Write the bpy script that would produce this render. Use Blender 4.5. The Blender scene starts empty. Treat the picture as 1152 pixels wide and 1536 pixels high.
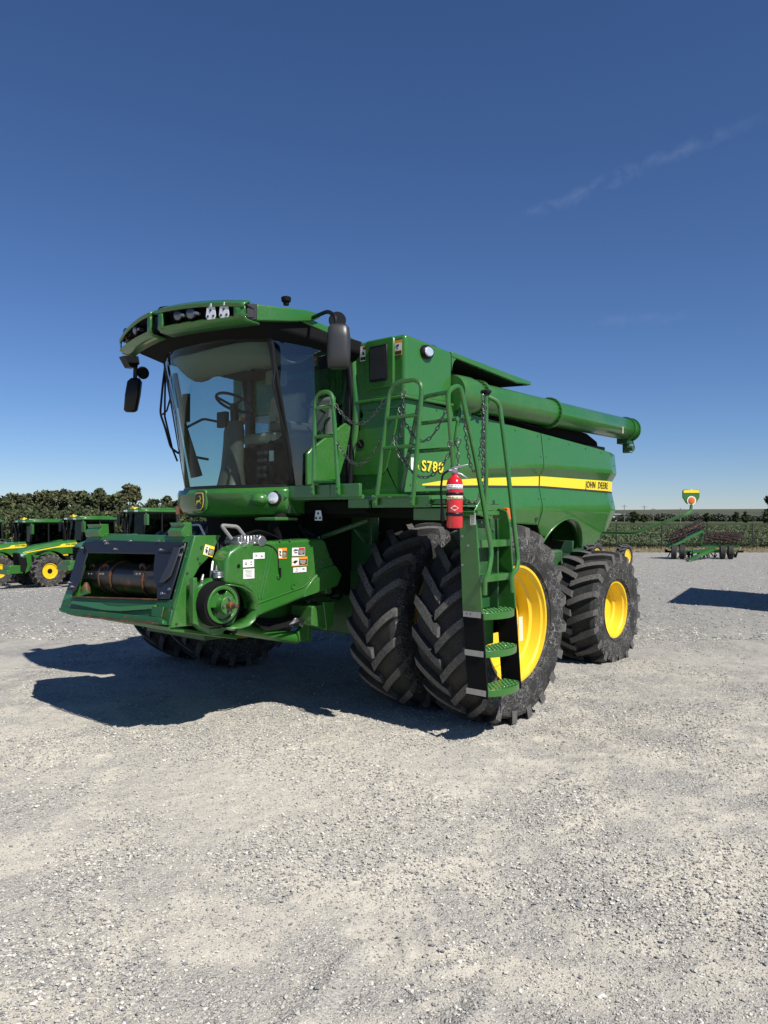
import bpy, bmesh, math, random
import numpy as np
from mathutils import Vector, Matrix
random.seed(7); rng = np.random.default_rng(11)
S = bpy.context.scene; COL = S.collection
PI = math.pi
# ---------------------------------------------------------------- frame: X = machine forward, Y = machine left, Z = up, metres
FPX = 1130.; TH = math.radians(41); CAM = Vector((6.625, 6.267, 1.97)); HY = 775.
RT = Vector((-math.sin(TH), math.cos(TH), 0)); FW = Vector((-math.cos(TH), -math.sin(TH), 0))
def sight(px, py, X=None, Y=None, Z=None, plane=None):
    """a measured point of the photograph, put at its real depth on a given plane"""
    v = RT*((px-576)/FPX) + FW + Vector((0, 0, (HY-py)/FPX))
    if plane: t = (plane[0]-CAM).dot(plane[1])/v.dot(plane[1])
    elif X is not None: t = (X-CAM.x)/v.x
    elif Y is not None: t = (Y-CAM.y)/v.y
    else: t = (Z-CAM.z)/v.z
    return CAM+v*t
def V(x, d, h=0): # metres to the right of / ahead of the photographer's standing point
    p = CAM+RT*x+FW*d; return Vector((p.x, p.y, h))
def sstep(a, b, x):
    t = np.clip((x-a)/(b-a), 0, 1); return t*t*(3-2*t)
def terrain(x, d):
    return -1.27*sstep(12, 36, d)*sstep(0, -18, x)
CY = -.28
# ---------------------------------------------------------------- materials
def mat(name, rgb, rough=.5, metal=0, coat=0, spec=.5):
    m = bpy.data.materials.new(name); m.use_nodes = True
    b = m.node_tree.nodes['Principled BSDF']
    b.inputs['Base Color'].default_value = (*rgb, 1); b.inputs['Roughness'].default_value = rough
    b.inputs['Metallic'].default_value = metal; b.inputs['Coat Weight'].default_value = coat
    b.inputs['Coat Roughness'].default_value = .06; b.inputs['Specular IOR Level'].default_value = spec
    return m
class NT:
    def __init__(s, m): s.t = m.node_tree; s.b = s.t.nodes.get('Principled BSDF')
    def n(s, typ, **k):
        n = s.t.nodes.new(typ)
        for a, v in k.items():
            if a in n.inputs: n.inputs[a].default_value = v
            elif hasattr(n, a): setattr(n, a, v)
        return n
    def l(s, a, b): s.t.links.new(a, b)
    def co(s, scale=None):
        c = s.n('ShaderNodeTexCoord').outputs['Object']
        if scale:
            m = s.n('ShaderNodeMapping'); m.inputs['Scale'].default_value = scale; s.l(c, m.inputs[0]); c = m.outputs[0]
        return c
    def noise(s, sc, det=4, rough=.55, co=None, dist=0):
        n = s.n('ShaderNodeTexNoise'); n.inputs['Scale'].default_value = sc; n.inputs['Detail'].default_value = det
        n.inputs['Roughness'].default_value = rough; n.inputs['Distortion'].default_value = dist
        s.l(co or s.co(), n.inputs['Vector']); return n.outputs['Fac']
    def ramp(s, f, a, b, ca=(0,0,0,1), cb=(1,1,1,1)):
        r = s.n('ShaderNodeValToRGB'); r.color_ramp.elements[0].position = a; r.color_ramp.elements[1].position = b
        r.color_ramp.elements[0].color = ca; r.color_ramp.elements[1].color = cb; s.l(f, r.inputs[0]); return r.outputs[0]
    def mix(s, f, a, b, mode='MIX'):
        m = s.n('ShaderNodeMix'); m.data_type = 'RGBA'; m.blend_type = mode
        for v, i in ((f, 0), (a, 6), (b, 7)):
            if isinstance(v, (int, float)): m.inputs[i].default_value = v
            elif isinstance(v, tuple): m.inputs[i].default_value = (*v[:3], 1)
            else: s.l(v, m.inputs[i])
        return m.outputs[2]
    def math(s, op, a, b=0.):
        m = s.n('ShaderNodeMath'); m.operation = op
        for v, i in ((a, 0), (b, 1)):
            if isinstance(v, (int, float)): m.inputs[i].default_value = v
            else: s.l(v, m.inputs[i])
        return m.outputs[0]
    def bump(s, h, st, dist=.01):
        b = s.n('ShaderNodeBump'); b.inputs['Strength'].default_value = st; b.inputs['Distance'].default_value = dist
        s.l(h, b.inputs['Height']); s.l(b.outputs[0], s.b.inputs['Normal'])
def paint(name, rgb, dust=.12, rough=.28, coat=.5, wav=.006):
    m = mat(name, rgb, rough, 0, coat); t = NT(m)
    a = t.noise(2.3, 6, .6); b = t.noise(38, 4, .6)
    k = t.math('MULTIPLY', t.ramp(a, .42, .75), t.ramp(b, .35, .8))
    k2 = t.math('MULTIPLY', k, dust*2)
    t.l(t.mix(k2, rgb, (.30, .27, .21)), t.b.inputs['Base Color'])
    t.l(t.math('ADD', t.math('MULTIPLY', a, .25), rough-.08), t.b.inputs['Roughness'])
    t.bump(t.math('ADD', t.noise(1.3, 1, .4), t.math('MULTIPLY', b, .012)), .35, wav)
    return m
M = {}
G = (.024, .130, .017)
M['green'] = paint('green_paint', G)
M['panel'] = paint('green_panel_paint', (.030, .142, .020), .05, .24, .6, .004)
M['greendark'] = paint('green_chassis_and_shade', (.012, .075, .018), .2, .5, .1)  # darker, duller green; also carries the shade of recessed parts
M['yellow'] = paint('yellow_rim_paint', (.78, .52, .015), .08, .35, .4, .004)
M['stripe'] = mat('yellow_decal', (.80, .62, .04), .35)
M['lettery'] = mat('letter_yellow', (.78, .62, .05), .4)
M['black'] = mat('black_plastic', (.009, .009, .010), .38, 0, 0, .3)
M['blackmatte'] = mat('black_matte', (.006, .006, .0065), .8, 0, 0, .15)
M['inside'] = mat('interior_and_shade', (.006, .008, .0065), .85, 0, 0, .12)  # near-black; also carries the shade under platform and lid
M['white'] = mat('white_decal', (.72, .72, .70), .45)
M['ink'] = mat('decal_ink', (.03, .03, .03), .5)
M['orange'] = mat('orange_decal', (.75, .28, .03), .5)
M['redd'] = mat('red_decal', (.55, .03, .03), .5)
M['yel2'] = mat('yellow_caution', (.8, .6, .05), .5)
M['red'] = mat('red_enamel', (.55, .012, .02), .18, 0, .7)
M['steel'] = mat('zinc_steel', (.38, .38, .39), .38, .9)
M['chain'] = mat('dark_chain', (.12, .13, .12), .4, .8)
M['beige'] = mat('seat_fabric', (.42, .38, .29), .8)
M['taupe'] = mat('taupe_trim', (.10, .09, .072), .4)
M['headliner'] = mat('headliner', (.20, .20, .165), .85)
M['lens'] = mat('lamp_glass', (.85, .87, .9), .12, .6, .5)
M['amber'] = mat('amber_lens', (.62, .13, .008), .2, 0, .6)
M['alu'] = mat('alu_bracket', (.72, .72, .73), .35, .35)
M['mirrorface'] = mat('mirror_silver', (.8, .82, .85), .05, 1)
M['fade'] = mat('dark_grey_plastic', (.028, .029, .031), .40)
M['cream'] = mat('cream_rim', (.62, .56, .36), .5)
M['paper'] = mat('paper_tag', (.66, .6, .42), .7)
def rusty(name, base, amount=.5, rough=.6, scale=9):
    m = mat(name, base, rough, .2); t = NT(m)
    k = t.ramp(t.noise(scale, 7, .65), .62-amount*.3, .70-amount*.2)
    t.l(t.mix(k, base, t.mix(t.noise(50, 3), (.10, .035, .012), (.26, .11, .04))), t.b.inputs['Base Color'])
    t.bump(t.noise(60, 4), .4, .003); return m
M['wornbeam'] = rusty('worn_green_paint', (.016, .095, .024), .12, .45, 9)
M['rust'] = rusty('rust', (.085, .04, .02), .35)
M['rustdrum'] = rusty('rusty_drum', (.030, .024, .019), .10, .33, 4)
def glass(name, tint, ior=1.45):
    m = bpy.data.materials.new(name); m.use_nodes = True; t = m.node_tree; t.nodes.remove(t.nodes['Principled BSDF'])
    tr = t.nodes.new('ShaderNodeBsdfTransparent'); tr.inputs[0].default_value = (*tint, 1)
    gl = t.nodes.new('ShaderNodeBsdfGlossy'); gl.inputs['Roughness'].default_value = .03
    lw = t.nodes.new('ShaderNodeLayerWeight'); lw.inputs[0].default_value = .5     # Schlick, the same from both sides
    f0 = 2*((ior-1)/(ior+1))**2; pw = t.nodes.new('ShaderNodeMath'); pw.operation = 'POWER'; pw.inputs[1].default_value = 5; t.links.new(lw.outputs['Facing'], pw.inputs[0])
    fr = t.nodes.new('ShaderNodeMath'); fr.operation = 'MULTIPLY_ADD'; fr.inputs[1].default_value = 1-f0; fr.inputs[2].default_value = f0; t.links.new(pw.outputs[0], fr.inputs[0])
    mx = t.nodes.new('ShaderNodeMixShader'); t.links.new(fr.outputs[0], mx.inputs[0]); t.links.new(tr.outputs[0], mx.inputs[1]); t.links.new(gl.outputs[0], mx.inputs[2])
    t.links.new(mx.outputs[0], t.nodes['Material Output'].inputs[0]); return m
M['glass'] = glass('tinted_glass', (.58, .72, .70), 1.28)
M['glassdark'] = glass('dark_tinted_glass', (.50, .58, .60), 1.65)
def rubber(name, dust, scratch):
    m = mat(name, (.02, .02, .02), .72, 0, 0, .35); t = NT(m)
    a = t.noise(5, 6, .65); b = t.noise(70, 5, .7)
    k = t.math('MULTIPLY', t.ramp(b, .40, .72), t.ramp(a, .3, .7))
    c = t.mix(t.math('MULTIPLY', k, dust), (.016, .016, .0165), (.20, .19, .172))
    if scratch:
        for sc, st in ((6, .010), (10, .010), (15, .012)):
            mp = t.n('ShaderNodeTexVoronoi'); mp.feature = 'DISTANCE_TO_EDGE'; mp.inputs['Scale'].default_value = sc
            w = t.n('ShaderNodeTexNoise'); w.inputs['Scale'].default_value = 3.5; w.inputs['Detail'].default_value = 3
            t.l(t.co(), w.inputs['Vector'])
            va = t.n('ShaderNodeVectorMath'); va.operation = 'SCALE'; va.inputs[3].default_value = .55; t.l(w.outputs['Color'], va.inputs[0])
            vb = t.n('ShaderNodeVectorMath'); vb.operation = 'ADD'; t.l(va.outputs[0], vb.inputs[0]); t.l(t.co(), vb.inputs[1]); t.l(vb.outputs[0], mp.inputs['Vector'])
            ln = t.ramp(mp.outputs['Distance'], 0, st, (1, 1, 1, 1), (0, 0, 0, 1))
            ln = t.math('MULTIPLY', ln, t.ramp(t.noise(4, 3), .36, .50))
            c = t.mix(t.math('MULTIPLY', ln, .85), c, (.42, .41, .385))
    t.l(c, t.b.inputs['Base Color']); t.bump(b, .35, .004); return m
M['tyre'] = rubber('dusty_rubber', .38, False)
M['tyreside'] = rubber('scratched_rubber', .25, True)
def lugmat():
    m = mat('worn_lug_rubber', (.09, .085, .078), .8, 0, 0, .3); t = NT(m); b = t.noise(55, 5, .75); a = t.noise(3, 3)
    t.l(t.mix(t.ramp(b, .38, .66), t.mix(t.ramp(a, .35, .65), (.036, .036, .035), (.072, .070, .066)), (.15, .145, .135)), t.b.inputs['Base Color']); t.bump(b, .6, .006); return m
M['lug'] = lugmat()
# ---------------------------------------------------------------- mesh builder
WM = {}
class MB:
    def __init__(s): s.v = []; s.f = []; s.m = []; s.k = 0
    def add(s, vs, fs):
        o = len(s.v); s.v += [tuple(v) for v in vs]; s.f += [tuple(i+o for i in f) for f in fs]; s.m += [s.k]*len(fs); return s
    def box(s, x0, x1, y0, y1, z0, z1, mtx=None):
        vs = [Vector((x, y, z)) for x in (x0, x1) for y in (y0, y1) for z in (z0, z1)]
        if mtx: vs = [mtx@v for v in vs]
        return s.add(vs, [(0,1,3,2),(4,6,7,5),(0,4,5,1),(2,3,7,6),(0,2,6,4),(1,5,7,3)])
    def loft(s, rings, cap=True, close=False):
        n = len(rings[0]); vs = [p for r in rings for p in r]; fs = []
        R = len(rings)
        for i in range(R if close else R-1):
            for j in range(n):
                a = i*n+j; b = i*n+(j+1)%n; c = ((i+1)%R)*n+(j+1)%n; d = ((i+1)%R)*n+j
                fs.append((a, b, c, d))
        if cap and not close: fs += [tuple(range(n))[::-1], tuple((R-1)*n+j for j in range(n))]
        return s.add(vs, fs)
    def prism(s, pts, vec):
        vec = Vector(vec); return s.loft([[Vector(p) for p in pts], [Vector(p)+vec for p in pts]])
    def tube(s, pts, r, n=10, closed=False):
        pts = [Vector(p) for p in pts]; N = len(pts); rings = []; up = None
        for i, p in enumerate(pts):
            a = pts[(i-1) % N] if (i > 0 or closed) else p; b = pts[(i+1) % N] if (i < N-1 or closed) else p
            t = (b-a).normalized()
            if up is None:
                up = t.orthogonal().normalized()
            up = (up-t*up.dot(t)); up = up.normalized() if up.length > 1e-6 else t.orthogonal().normalized()
            q = t.cross(up); rr = r[i] if isinstance(r, (list, tuple)) else r
            rings.append([p+up*math.cos(2*PI*j/n)*rr+q*math.sin(2*PI*j/n)*rr for j in range(n)])
        return s.loft(rings, close=closed)
    def cyl(s, a, b, r, n=20, r2=None): return s.tube([a, b], [r, r if r2 is None else r2], n)
    def lathe(s, prof, c, ax, n=40, cap=False):
        c = Vector(c); ax = Vector(ax).normalized(); u = ax.orthogonal().normalized(); w = ax.cross(u)
        rings = [[c+ax*h+u*math.cos(2*PI*j/n)*r+w*math.sin(2*PI*j/n)*r for j in range(n)] for h, r in prof]
        return s.loft(rings, cap)
    def sphere(s, c, r, n=14, sc=(1, 1, 1)):
        c = Vector(c); rings = []
        for i in range(n//2+1):
            a = PI*i/(n//2); rr = max(math.sin(a), .002)*r
            rings.append([c+Vector((math.cos(2*PI*j/n)*rr*sc[0], math.sin(2*PI*j/n)*rr*sc[1], math.cos(a)*r*sc[2])) for j in range(n)])
        return s.loft(rings)
    def grid(s, P, flip=False):
        R = len(P); n = len(P[0]); vs = [p for r in P for p in r]
        fs = [(i*n+j, i*n+j+1, (i+1)*n+j+1, (i+1)*n+j) for i in range(R-1) for j in range(n-1)]
        return s.add(vs, [f[::-1] for f in fs] if flip else fs)
    def build(s, name, mats, parent=None, bevel=0, ang=35, label=None, seg=2, thick=0):
        me = bpy.data.meshes.new(name); me.from_pydata(s.v, [], s.f)
        for m in (mats if isinstance(mats, (list, tuple)) else [mats]): me.materials.append(M[m] if isinstance(m, str) else m)
        if s.m: me.polygons.foreach_set('material_index', s.m)
        bm = bmesh.new(); bm.from_mesh(me); bmesh.ops.recalc_face_normals(bm, faces=bm.faces); bm.to_mesh(me); bm.free()
        me.shade_smooth(); me.set_sharp_from_angle(angle=math.radians(ang)); me.update()
        o = bpy.data.objects.new(name, me); COL.objects.link(o)
        if parent:
            o.parent = parent
            if not getattr(s, 'local', False): o.matrix_parent_inverse = WM.get(parent.name, Matrix.Identity(4)).inverted()
        if thick:
            md = o.modifiers.new('thick', 'SOLIDIFY'); md.thickness = thick; md.offset = 0
        if bevel:
            md = o.modifiers.new('bevel', 'BEVEL'); md.width = bevel; md.segments = seg; md.limit_method = 'ANGLE'; md.angle_limit = math.radians(40); md.harden_normals = False
        if label: o['label'] = label
        return o
def pieces(mb, name, mats, parent=None, *bv, **k):
    """one object per loose piece"""
    par = list(range(len(mb.v)))
    def find(a):
        while par[a] != a: par[a] = par[par[a]]; a = par[a]
        return a
    for f in mb.f:
        r = find(f[0])
        for i in f[1:]: par[find(i)] = r
    groups = {}
    for f, m in zip(mb.f, mb.m): groups.setdefault(find(f[0]), []).append((f, m))
    out = []
    for g in groups.values():
        q = MB(); ids = {}
        for f, m in g:
            ff = []
            for i in f:
                if i not in ids: ids[i] = len(q.v); q.v.append(mb.v[i])
                ff.append(ids[i])
            q.f.append(tuple(ff)); q.m.append(m)
        out.append(q.build(name, mats, parent, *bv, **k))
    return out
def LB():
    m = MB(); m.local = True; return m
def bend(pts, rad=.08, n=6):
    """round the corners of a polyline"""
    pts = [Vector(p) for p in pts]; out = [pts[0]]
    for i in range(1, len(pts)-1):
        a, p, b = pts[i-1], pts[i], pts[i+1]; u = (a-p); w = (b-p); r = min(rad, u.length*.48, w.length*.48)
        A = p+u.normalized()*r; B = p+w.normalized()*r
        for k in range(n+1):
            t = k/n; out.append(A*(1-t)**2+p*2*t*(1-t)+B*t*t)
    return out+[pts[-1]]
def thing(name, label, cat, loc=(0,0,0), rz=0, group=None):
    o = bpy.data.objects.new(name, None); COL.objects.link(o); o.location = loc; o.rotation_euler = (0, 0, rz); o.empty_display_size = .3
    o['label'] = label; o['category'] = cat
    if group: o['group'] = group
    WM[o.name] = Matrix.LocRotScale(Vector(loc), o.rotation_euler, None)
    return o
def tag(o, label, cat, group=None, kind=None):
    if label: o['label'] = label
    if cat: o['category'] = cat
    if group: o['group'] = group
    if kind: o['kind'] = kind
    return o
def text_mesh(txt, size, extr=.002, bold=0, sx=1, shear=0, spc=1.12):
    cu = bpy.data.curves.new('lettering', 'FONT'); cu.body = txt; cu.size = size; cu.extrude = extr; cu.offset = bold; cu.shear = shear; cu.resolution_u = 3
    cu.space_character = spc; cu.align_x = 'CENTER'; cu.align_y = 'CENTER'
    o = bpy.data.objects.new('tmp', cu); COL.objects.link(o); bpy.context.view_layer.update()
    me = bpy.data.meshes.new_from_object(o.evaluated_get(bpy.context.evaluated_depsgraph_get())); bpy.data.objects.remove(o)
    vs = [(v.co.x*sx, v.co.y, v.co.z) for v in me.vertices]; fs = [tuple(p.vertices) for p in me.polygons]; bpy.data.meshes.remove(me); return vs, fs
def put(vsfs, o, u, v, mb, fn=None):
    """lay flat letter geometry on a plane with axes u, v at o"""
    u = Vector(u).normalized(); v = Vector(v).normalized(); w = u.cross(v); o = Vector(o)
    vs = [o+u*p[0]+v*p[1]+w*(p[2]+.003) for p in vsfs[0]]
    if fn: vs = [fn(p) for p in vs]
    mb.add(vs, vsfs[1]); return mb
def slab(mb, o, u, v, w, h, cx=0, cy=0, t=.002, off=0):
    """rounded-free thin plate centred at (cx,cy) in the plane (u,v) through o"""
    u = Vector(u).normalized(); v = Vector(v).normalized(); n = u.cross(v)
    c = Vector(o)+u*cx+v*cy+n*off
    mb.prism([c-u*w/2-v*h/2, c+u*w/2-v*h/2, c+u*w/2+v*h/2, c-u*w/2+v*h/2], n*t)
def decal(parent, o, u, v, w, h, style):
    """a safety sticker: backing, header band, pictogram strokes and fine print lines"""
    mb = MB(); mats = ['white', 'ink', 'orange', 'redd', 'yel2']
    mb.k = {'o': 2, 'y': 4, 'r': 0, 'w': 0}[style[0]]; slab(mb, o, u, v, w, h, 0, 0, .002, .002)
    R = random.Random(int(w*1e4+h*1e3))
    if style == 'w2':
        mb.k = 1
        for cx in (-.24, .26):
            for k in range(5):
                slab(mb, o, u, v, w*.18*R.uniform(.4, 1), h*.06, w*(cx+R.uniform(-.06, .06)), h*R.uniform(-.3, .3), .001, .004)
        slab(mb, o, u, v, w*.01, h*.9, 0, 0, .001, .004)
    elif style == 'wt':
        mb.k = 1
        for k in range(6): slab(mb, o, u, v, w*R.uniform(.35, .8), h*.03, -w*.02, h*(.36-.13*k), .001, .004)
    else:
        tall = h > w
        mb.k = {'o': 2, 'y': 4, 'r': 3}.get(style[0], 2)
        if style[0] == 'r': slab(mb, o, u, v, w*.48, h*.22, w*.24, h*.36, .001, .004)
        mb.k = 0
        if tall:
            slab(mb, o, u, v, w*.86, h*.5, 0, h*.06, .001, .004); mb.k = 1; slab(mb, o, u, v, w*.86, h*.22, 0, -h*.34, .001, .004)
            for k in range(6): slab(mb, o, u, v, w*R.uniform(.15, .4), h*.05, w*R.uniform(-.2, .2), h*(.06+R.uniform(-.2, .2)), .001, .006)
        else:
            slab(mb, o, u, v, w*.4, h*.82, -w*.26, 0, .001, .004); mb.k = 1
            slab(mb, o, u, v, w*.5, h*.62, w*.22, -h*.08, .001, .004)
            for k in range(7): slab(mb, o, u, v, w*R.uniform(.08, .24), h*.09, w*(-.26+R.uniform(-.08, .08)), h*R.uniform(-.3, .3), .001, .006)
            mb.k = 0
            for k in range(4): slab(mb, o, u, v, w*R.uniform(.2, .42), h*.035, w*.2, h*(.1-.12*k), .001, .006)
    return mb.build('warning_decal' if style[0] in 'oyr' else 'instruction_decal', mats, parent)
def bolts(mb, pts, n, r=.013, h=.012, k=6):
    n = Vector(n).normalized()
    for p in pts: mb.cyl(Vector(p), Vector(p)+n*h, r, k)
# ================================================================ THE COMBINE
CH = thing('combine_harvester', 'large green combine harvester with dual front wheels and yellow rims standing on the gravel', 'combine harvester', (0, CY, 0))
# ---- wheels
def tyre_mesh(R, W, rr, nl, lh, axle, side=1, sweep=.27, lw=.06, back=False, shoulder=.5):
    """returns MB in local coords, axis Y, +Y = outer side; lugs: front chevrons with the centre low"""
    mb = LB(); n = 96
    prof = [(-W*.40, rr), (-W*.47, rr+.05), (-W*.50, rr+(R-rr)*.38), (-W*.495, rr+(R-rr)*.62), (-W*.468, R-lh-.042), (-W*.39, R-lh-.014), (-W*.2, R-lh-.006), (0, R-lh)]
    prof = prof+[(-a, b) for a, b in prof[-2::-1]]
    rings = []
    for a, r in prof: rings.append([Vector((math.cos(2*PI*j/n)*r, a, math.sin(2*PI*j/n)*r)) for j in range(n)])
    for i in range(len(rings)-1):
        mb.k = 1 if (i < 4 or i >= len(rings)-5) else 0
        mb.loft([rings[i], rings[i+1]], cap=False)
    for yy in (-W*.475, W*.475):   # moulded rings on the sidewall
        mb.k = 1; mb.tube([(math.cos(2*PI*j/n)*(rr+.055), yy, math.sin(2*PI*j/n)*(rr+.055)) for j in range(n)], .008, 4, closed=True)
    def surf(t):     # t 0 centre .. 1 shoulder .. 1.25 down the side : (width, radius of top)
        if t <= 1: return W*.5*t*.97, R-.036*t**3
        return W*.5*(.97+.05*(t-1)), R-.036-(t-1)*.40*(R-rr)*1.15
    for sd in (-1, 1):
        for i in range(nl):
            ph0 = 2*PI*(i+(.5 if sd > 0 else 0))/nl
            rs = []; K = 9
            for q in range(K+1):
                t = -.06+q/K*(1.06+.30)
                tt = max(t, 0); w, rt = surf(tt)
                if t < 0: w = t*W*.5
                a = ph0+sweep*(tt**.85 if tt <= 1 else 1+.12*(tt-1))
                # width across the lug, perpendicular to its run
                hw = lw*(.5+.12*tt)/R*(1.25-.25*min(tt, 1))
                bot = rt-lh-.03; tp = rt
                if tt > 1: bot = rt-lh*.9-.02; tp = rt-lh*.55*(tt-1)/.3
                if q == 0: tp -= .004
                y = sd*w
                def pt(ang, r): return Vector((math.cos(ang)*r, y, math.sin(ang)*r))
                yb = 0
                rs.append([pt(a-hw*1.35, bot), pt(a-hw, tp), pt(a+hw, tp), pt(a+hw*1.35, bot)])
            # base faces / flank in rubber, top in worn rubber
            nv = 4; vs = [p for r in rs for p in r]; fs = []; 
            o = len(mb.v); mb.v += [tuple(v) for v in vs]
            for q in range(K):
                for j in range(3):
                    A = o+q*4+j; mb.f.append((A, A+1, A+5, A+4)); mb.m.append(2 if j == 1 else 0)
            mb.f.append((o, o+3, o+2, o+1)); mb.m.append(2)
            e = o+K*4; mb.f.append((e, e+1, e+2, e+3)); mb.m.append(2)
    out = []
    for x, y, z in mb.v:
        if z < -axle: 
            z = -axle+(z+axle)*.02
        elif z < -axle*.6: y *= 1+.05*((-z-axle*.6)/(axle*.4))**2 if abs(y) > W*.4 else 1
        out.append((x, y*side, z))
    mb.v = out
    return mb
def rim_mesh(rr, W, prof_out, side=1, disc=None):
    mb = LB(); n = 64
    mb.lathe([(h*side, r) for h, r in prof_out], (0, 0, 0), (0, 1, 0), n)
    return mb
def wheel(name, c, R, W, rr, nl, lh, axle, side, prof, discprof, lugs=None, steer=0, sweep=.27, lw=.06, spin=0, holes=10, bc=.14):
    mb = LB(); n = 64
    mb.lathe([(h*side, r) for h, r in prof], (0, 0, 0), (0, 1, 0), n)
    mb.lathe([(h*side, r) for h, r in discprof], (0, 0, 0), (0, 1, 0), n, cap=True)
    if holes:
        mb.k = 1; dh = discprof[-2][0]
        for i in range(holes):
            a = 2*PI*i/holes; p = Vector((math.cos(a)*bc, dh*side, math.sin(a)*bc)); mb.cyl(p, p+Vector((0, .03*side, 0)), .017, 6)
    w = mb.build(name, ['yellow', 'steel'], CH, ang=30)
    w.matrix_parent_inverse = Matrix.Identity(4)
    w.location = (c[0], c[1]-CY, c[2]); w.rotation_euler = (0, 0, steer)
    t = tyre_mesh(R, W, rr, nl, lh, axle, side, sweep, lw).build('tyre', ['tyre', 'tyreside', 'lug'], w, ang=38)
    t.matrix_parent_inverse = Matrix.Identity(4)
    return w
FX, RX = .28, -3.26
fr, fW, frr = .972, .61, .550
def pf(W, rr): return [(W*.40, rr+.015), (W*.43, rr+.022), (W*.43, rr-.005), (W*.385, rr-.012), (W*.36, rr-.03), (W*.22, rr-.055), (W*.19, rr-.085), (-.02, rr-.095), (-.10, rr-.115), (-W*.40, rr-.02), (-W*.43, rr+.022), (-W*.40, rr+.015)]
odisc = [(.0, frr-.10), (-.03, frr-.16), (-.10, frr-.20), (-.13, .20), (-.13, .12), (-.09, .10), (-.09, .03)]
idisc = [(.16, frr-.08), (.12, frr-.16), (.10, .22), (.13, .20), (.13, .02)]
for yy, dd, side in ((2.2, odisc, 1), (1.37, idisc, 1), (2*CY-1.37, idisc, -1), (2*CY-2.2, odisc, -1)):
    wheel('front_wheel', (FX, yy, .935), fr, fW, frr, 20, .056, .935, side, pf(fW, frr), dd, sweep=.30, lw=.072)
rr_, rW, rrr = .80, .70, .37
rdisc = [(.10, rrr-.05), (.07, rrr-.10), (.02, rrr-.13), (.0, .12), (.03, .10), (.03, .02)]
for yy, side in ((1.58, 1), (2*CY-1.58, -1)):
    wheel('rear_wheel', (RX, yy, .70), rr_, rW, rrr, 19, .055, .70, side, pf(rW, rrr), rdisc, sweep=.20, lw=.066, holes=8, bc=.085)
# paper tag and arrow scratch on the outer front rim
mb = MB(); slab(mb, sight(781, 943, Y=2.38), (-1, 0, 0), (.05, 0, 1), .075, .24); mb.build('paper_tag', 'paper', CH)
# axles and final drives
mb = MB(); mb.box(.05, .5, -2.9, 2.2, .80, 1.12); mb.box(-.1, .75, -1.4, .85, .7, 1.4); mb.cyl((FX, .8, .955), (FX, 2.0, .955), .16); mb.cyl((FX, -2.6, .955), (FX, -1.4, .955), .16)
mb.build('front_axle', 'greendark', CH, .02); mb = MB(); mb.box(RX-.15, RX+.15, -1.9, 1.4, .6, .85); mb.box(RX-.2, RX+.25, -.9, .35, .7, 1.4); mb.build('rear_axle', 'greendark', CH, .02)
# ---- underbody
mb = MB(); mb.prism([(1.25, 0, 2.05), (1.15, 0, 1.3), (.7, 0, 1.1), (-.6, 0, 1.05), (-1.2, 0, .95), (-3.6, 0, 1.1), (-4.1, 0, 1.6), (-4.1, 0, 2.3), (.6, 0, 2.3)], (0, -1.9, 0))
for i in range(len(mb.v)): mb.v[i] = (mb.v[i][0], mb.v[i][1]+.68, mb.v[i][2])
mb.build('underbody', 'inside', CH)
mb = MB(); mb.box(.62, .74, .68, .98, 1.1, 2.0); mb.box(1.25, 1.33, .35, .9, 1.2, 1.5); mb.box(.1, .3, .7, 1.9, 1.98, 2.08)
mb.prism([sight(x, y, Y=.95) for x, y in ((530, 793), (545, 798), (558, 800), (562, 770), (570, 800), (560, 812), (548, 815))], (0, -.02, 0))
mb.tube([sight(482, 806, Y=.7), sight(552, 780, Y=1.1)], .03, 6)
mb.build('chassis_frame', 'greendark', CH, .01)
mb = MB()
for k in range(26):   # hoses and small brackets in the dark under the deck
    a = sight(random.uniform(430, 560), random.uniform(775, 880), Y=.62); b = a+Vector((random.uniform(-.3, .3), random.uniform(-.05, .1), random.uniform(-.3, .2)))
    c = (a+b)/2+Vector((0, .06, -.08)); mb.tube(bend([a, c, b], .2), random.uniform(.008, .018), 6)
pieces(mb, 'hydraulic_hose', 'black', CH)
# ---- side panel (sculpted)
def ip(x, tab):
    xs = [t[0] for t in tab]; ys = [t[1] for t in tab]; return float(np.interp(x, xs, ys))
STT = [(-4.55, 2.51), (-2.2, 2.50), (-.7, 2.415), (0, 2.365), (.36, 2.315)]; STB = [(-4.55, 2.355), (-2.2, 2.375), (-.7, 2.335), (0, 2.31), (.36, 2.30)]
def zbot(x):
    if x > -2.14: return ip(x, [(-2.14, 1.86), (-1.2, 1.90), (-.6, 2.0), (.65, 2.06)])
    cx, cz, rr2 = -2.98, 1.28, .68
    e = 1.52 if x < -3.4 else 0
    a = cz+math.sqrt(max(rr2**2-(x-cx)**2, 0)) if abs(x-cx) < rr2 else 0
    base = ip(x, [(-4.55, 2.05), (-4.50, 1.95), (-4.28, 1.70), (-4.0, 1.57), (-3.5, 1.53), (-2.3, 1.72), (-2.14, 1.86)])
    return max(a, base)
def ztop(x): return ip(x, [(-4.55, 2.93), (-.63, 3.14), (.65, 3.2)])
def ysurf(x, z, extra=0):
    k = float(sstep(.35, -1.0, x)); st, sb = ip(x, STT), ip(x, STB)
    y = ip(z, [(1.5, 1.20), (2.06, 1.385), (2.10, 1.385), (sb-.02, 1.33), (st+.01, 1.335), (st+.11, 1.40), (st+.14, 1.405), (3.2, 1.345)])
    y = 1.35+(y-1.35)*(k if z > 2.07 else max(k, .45))
    y -= .10*float(sstep(-4.1, -4.75, x))**1
    return y+extra
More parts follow.
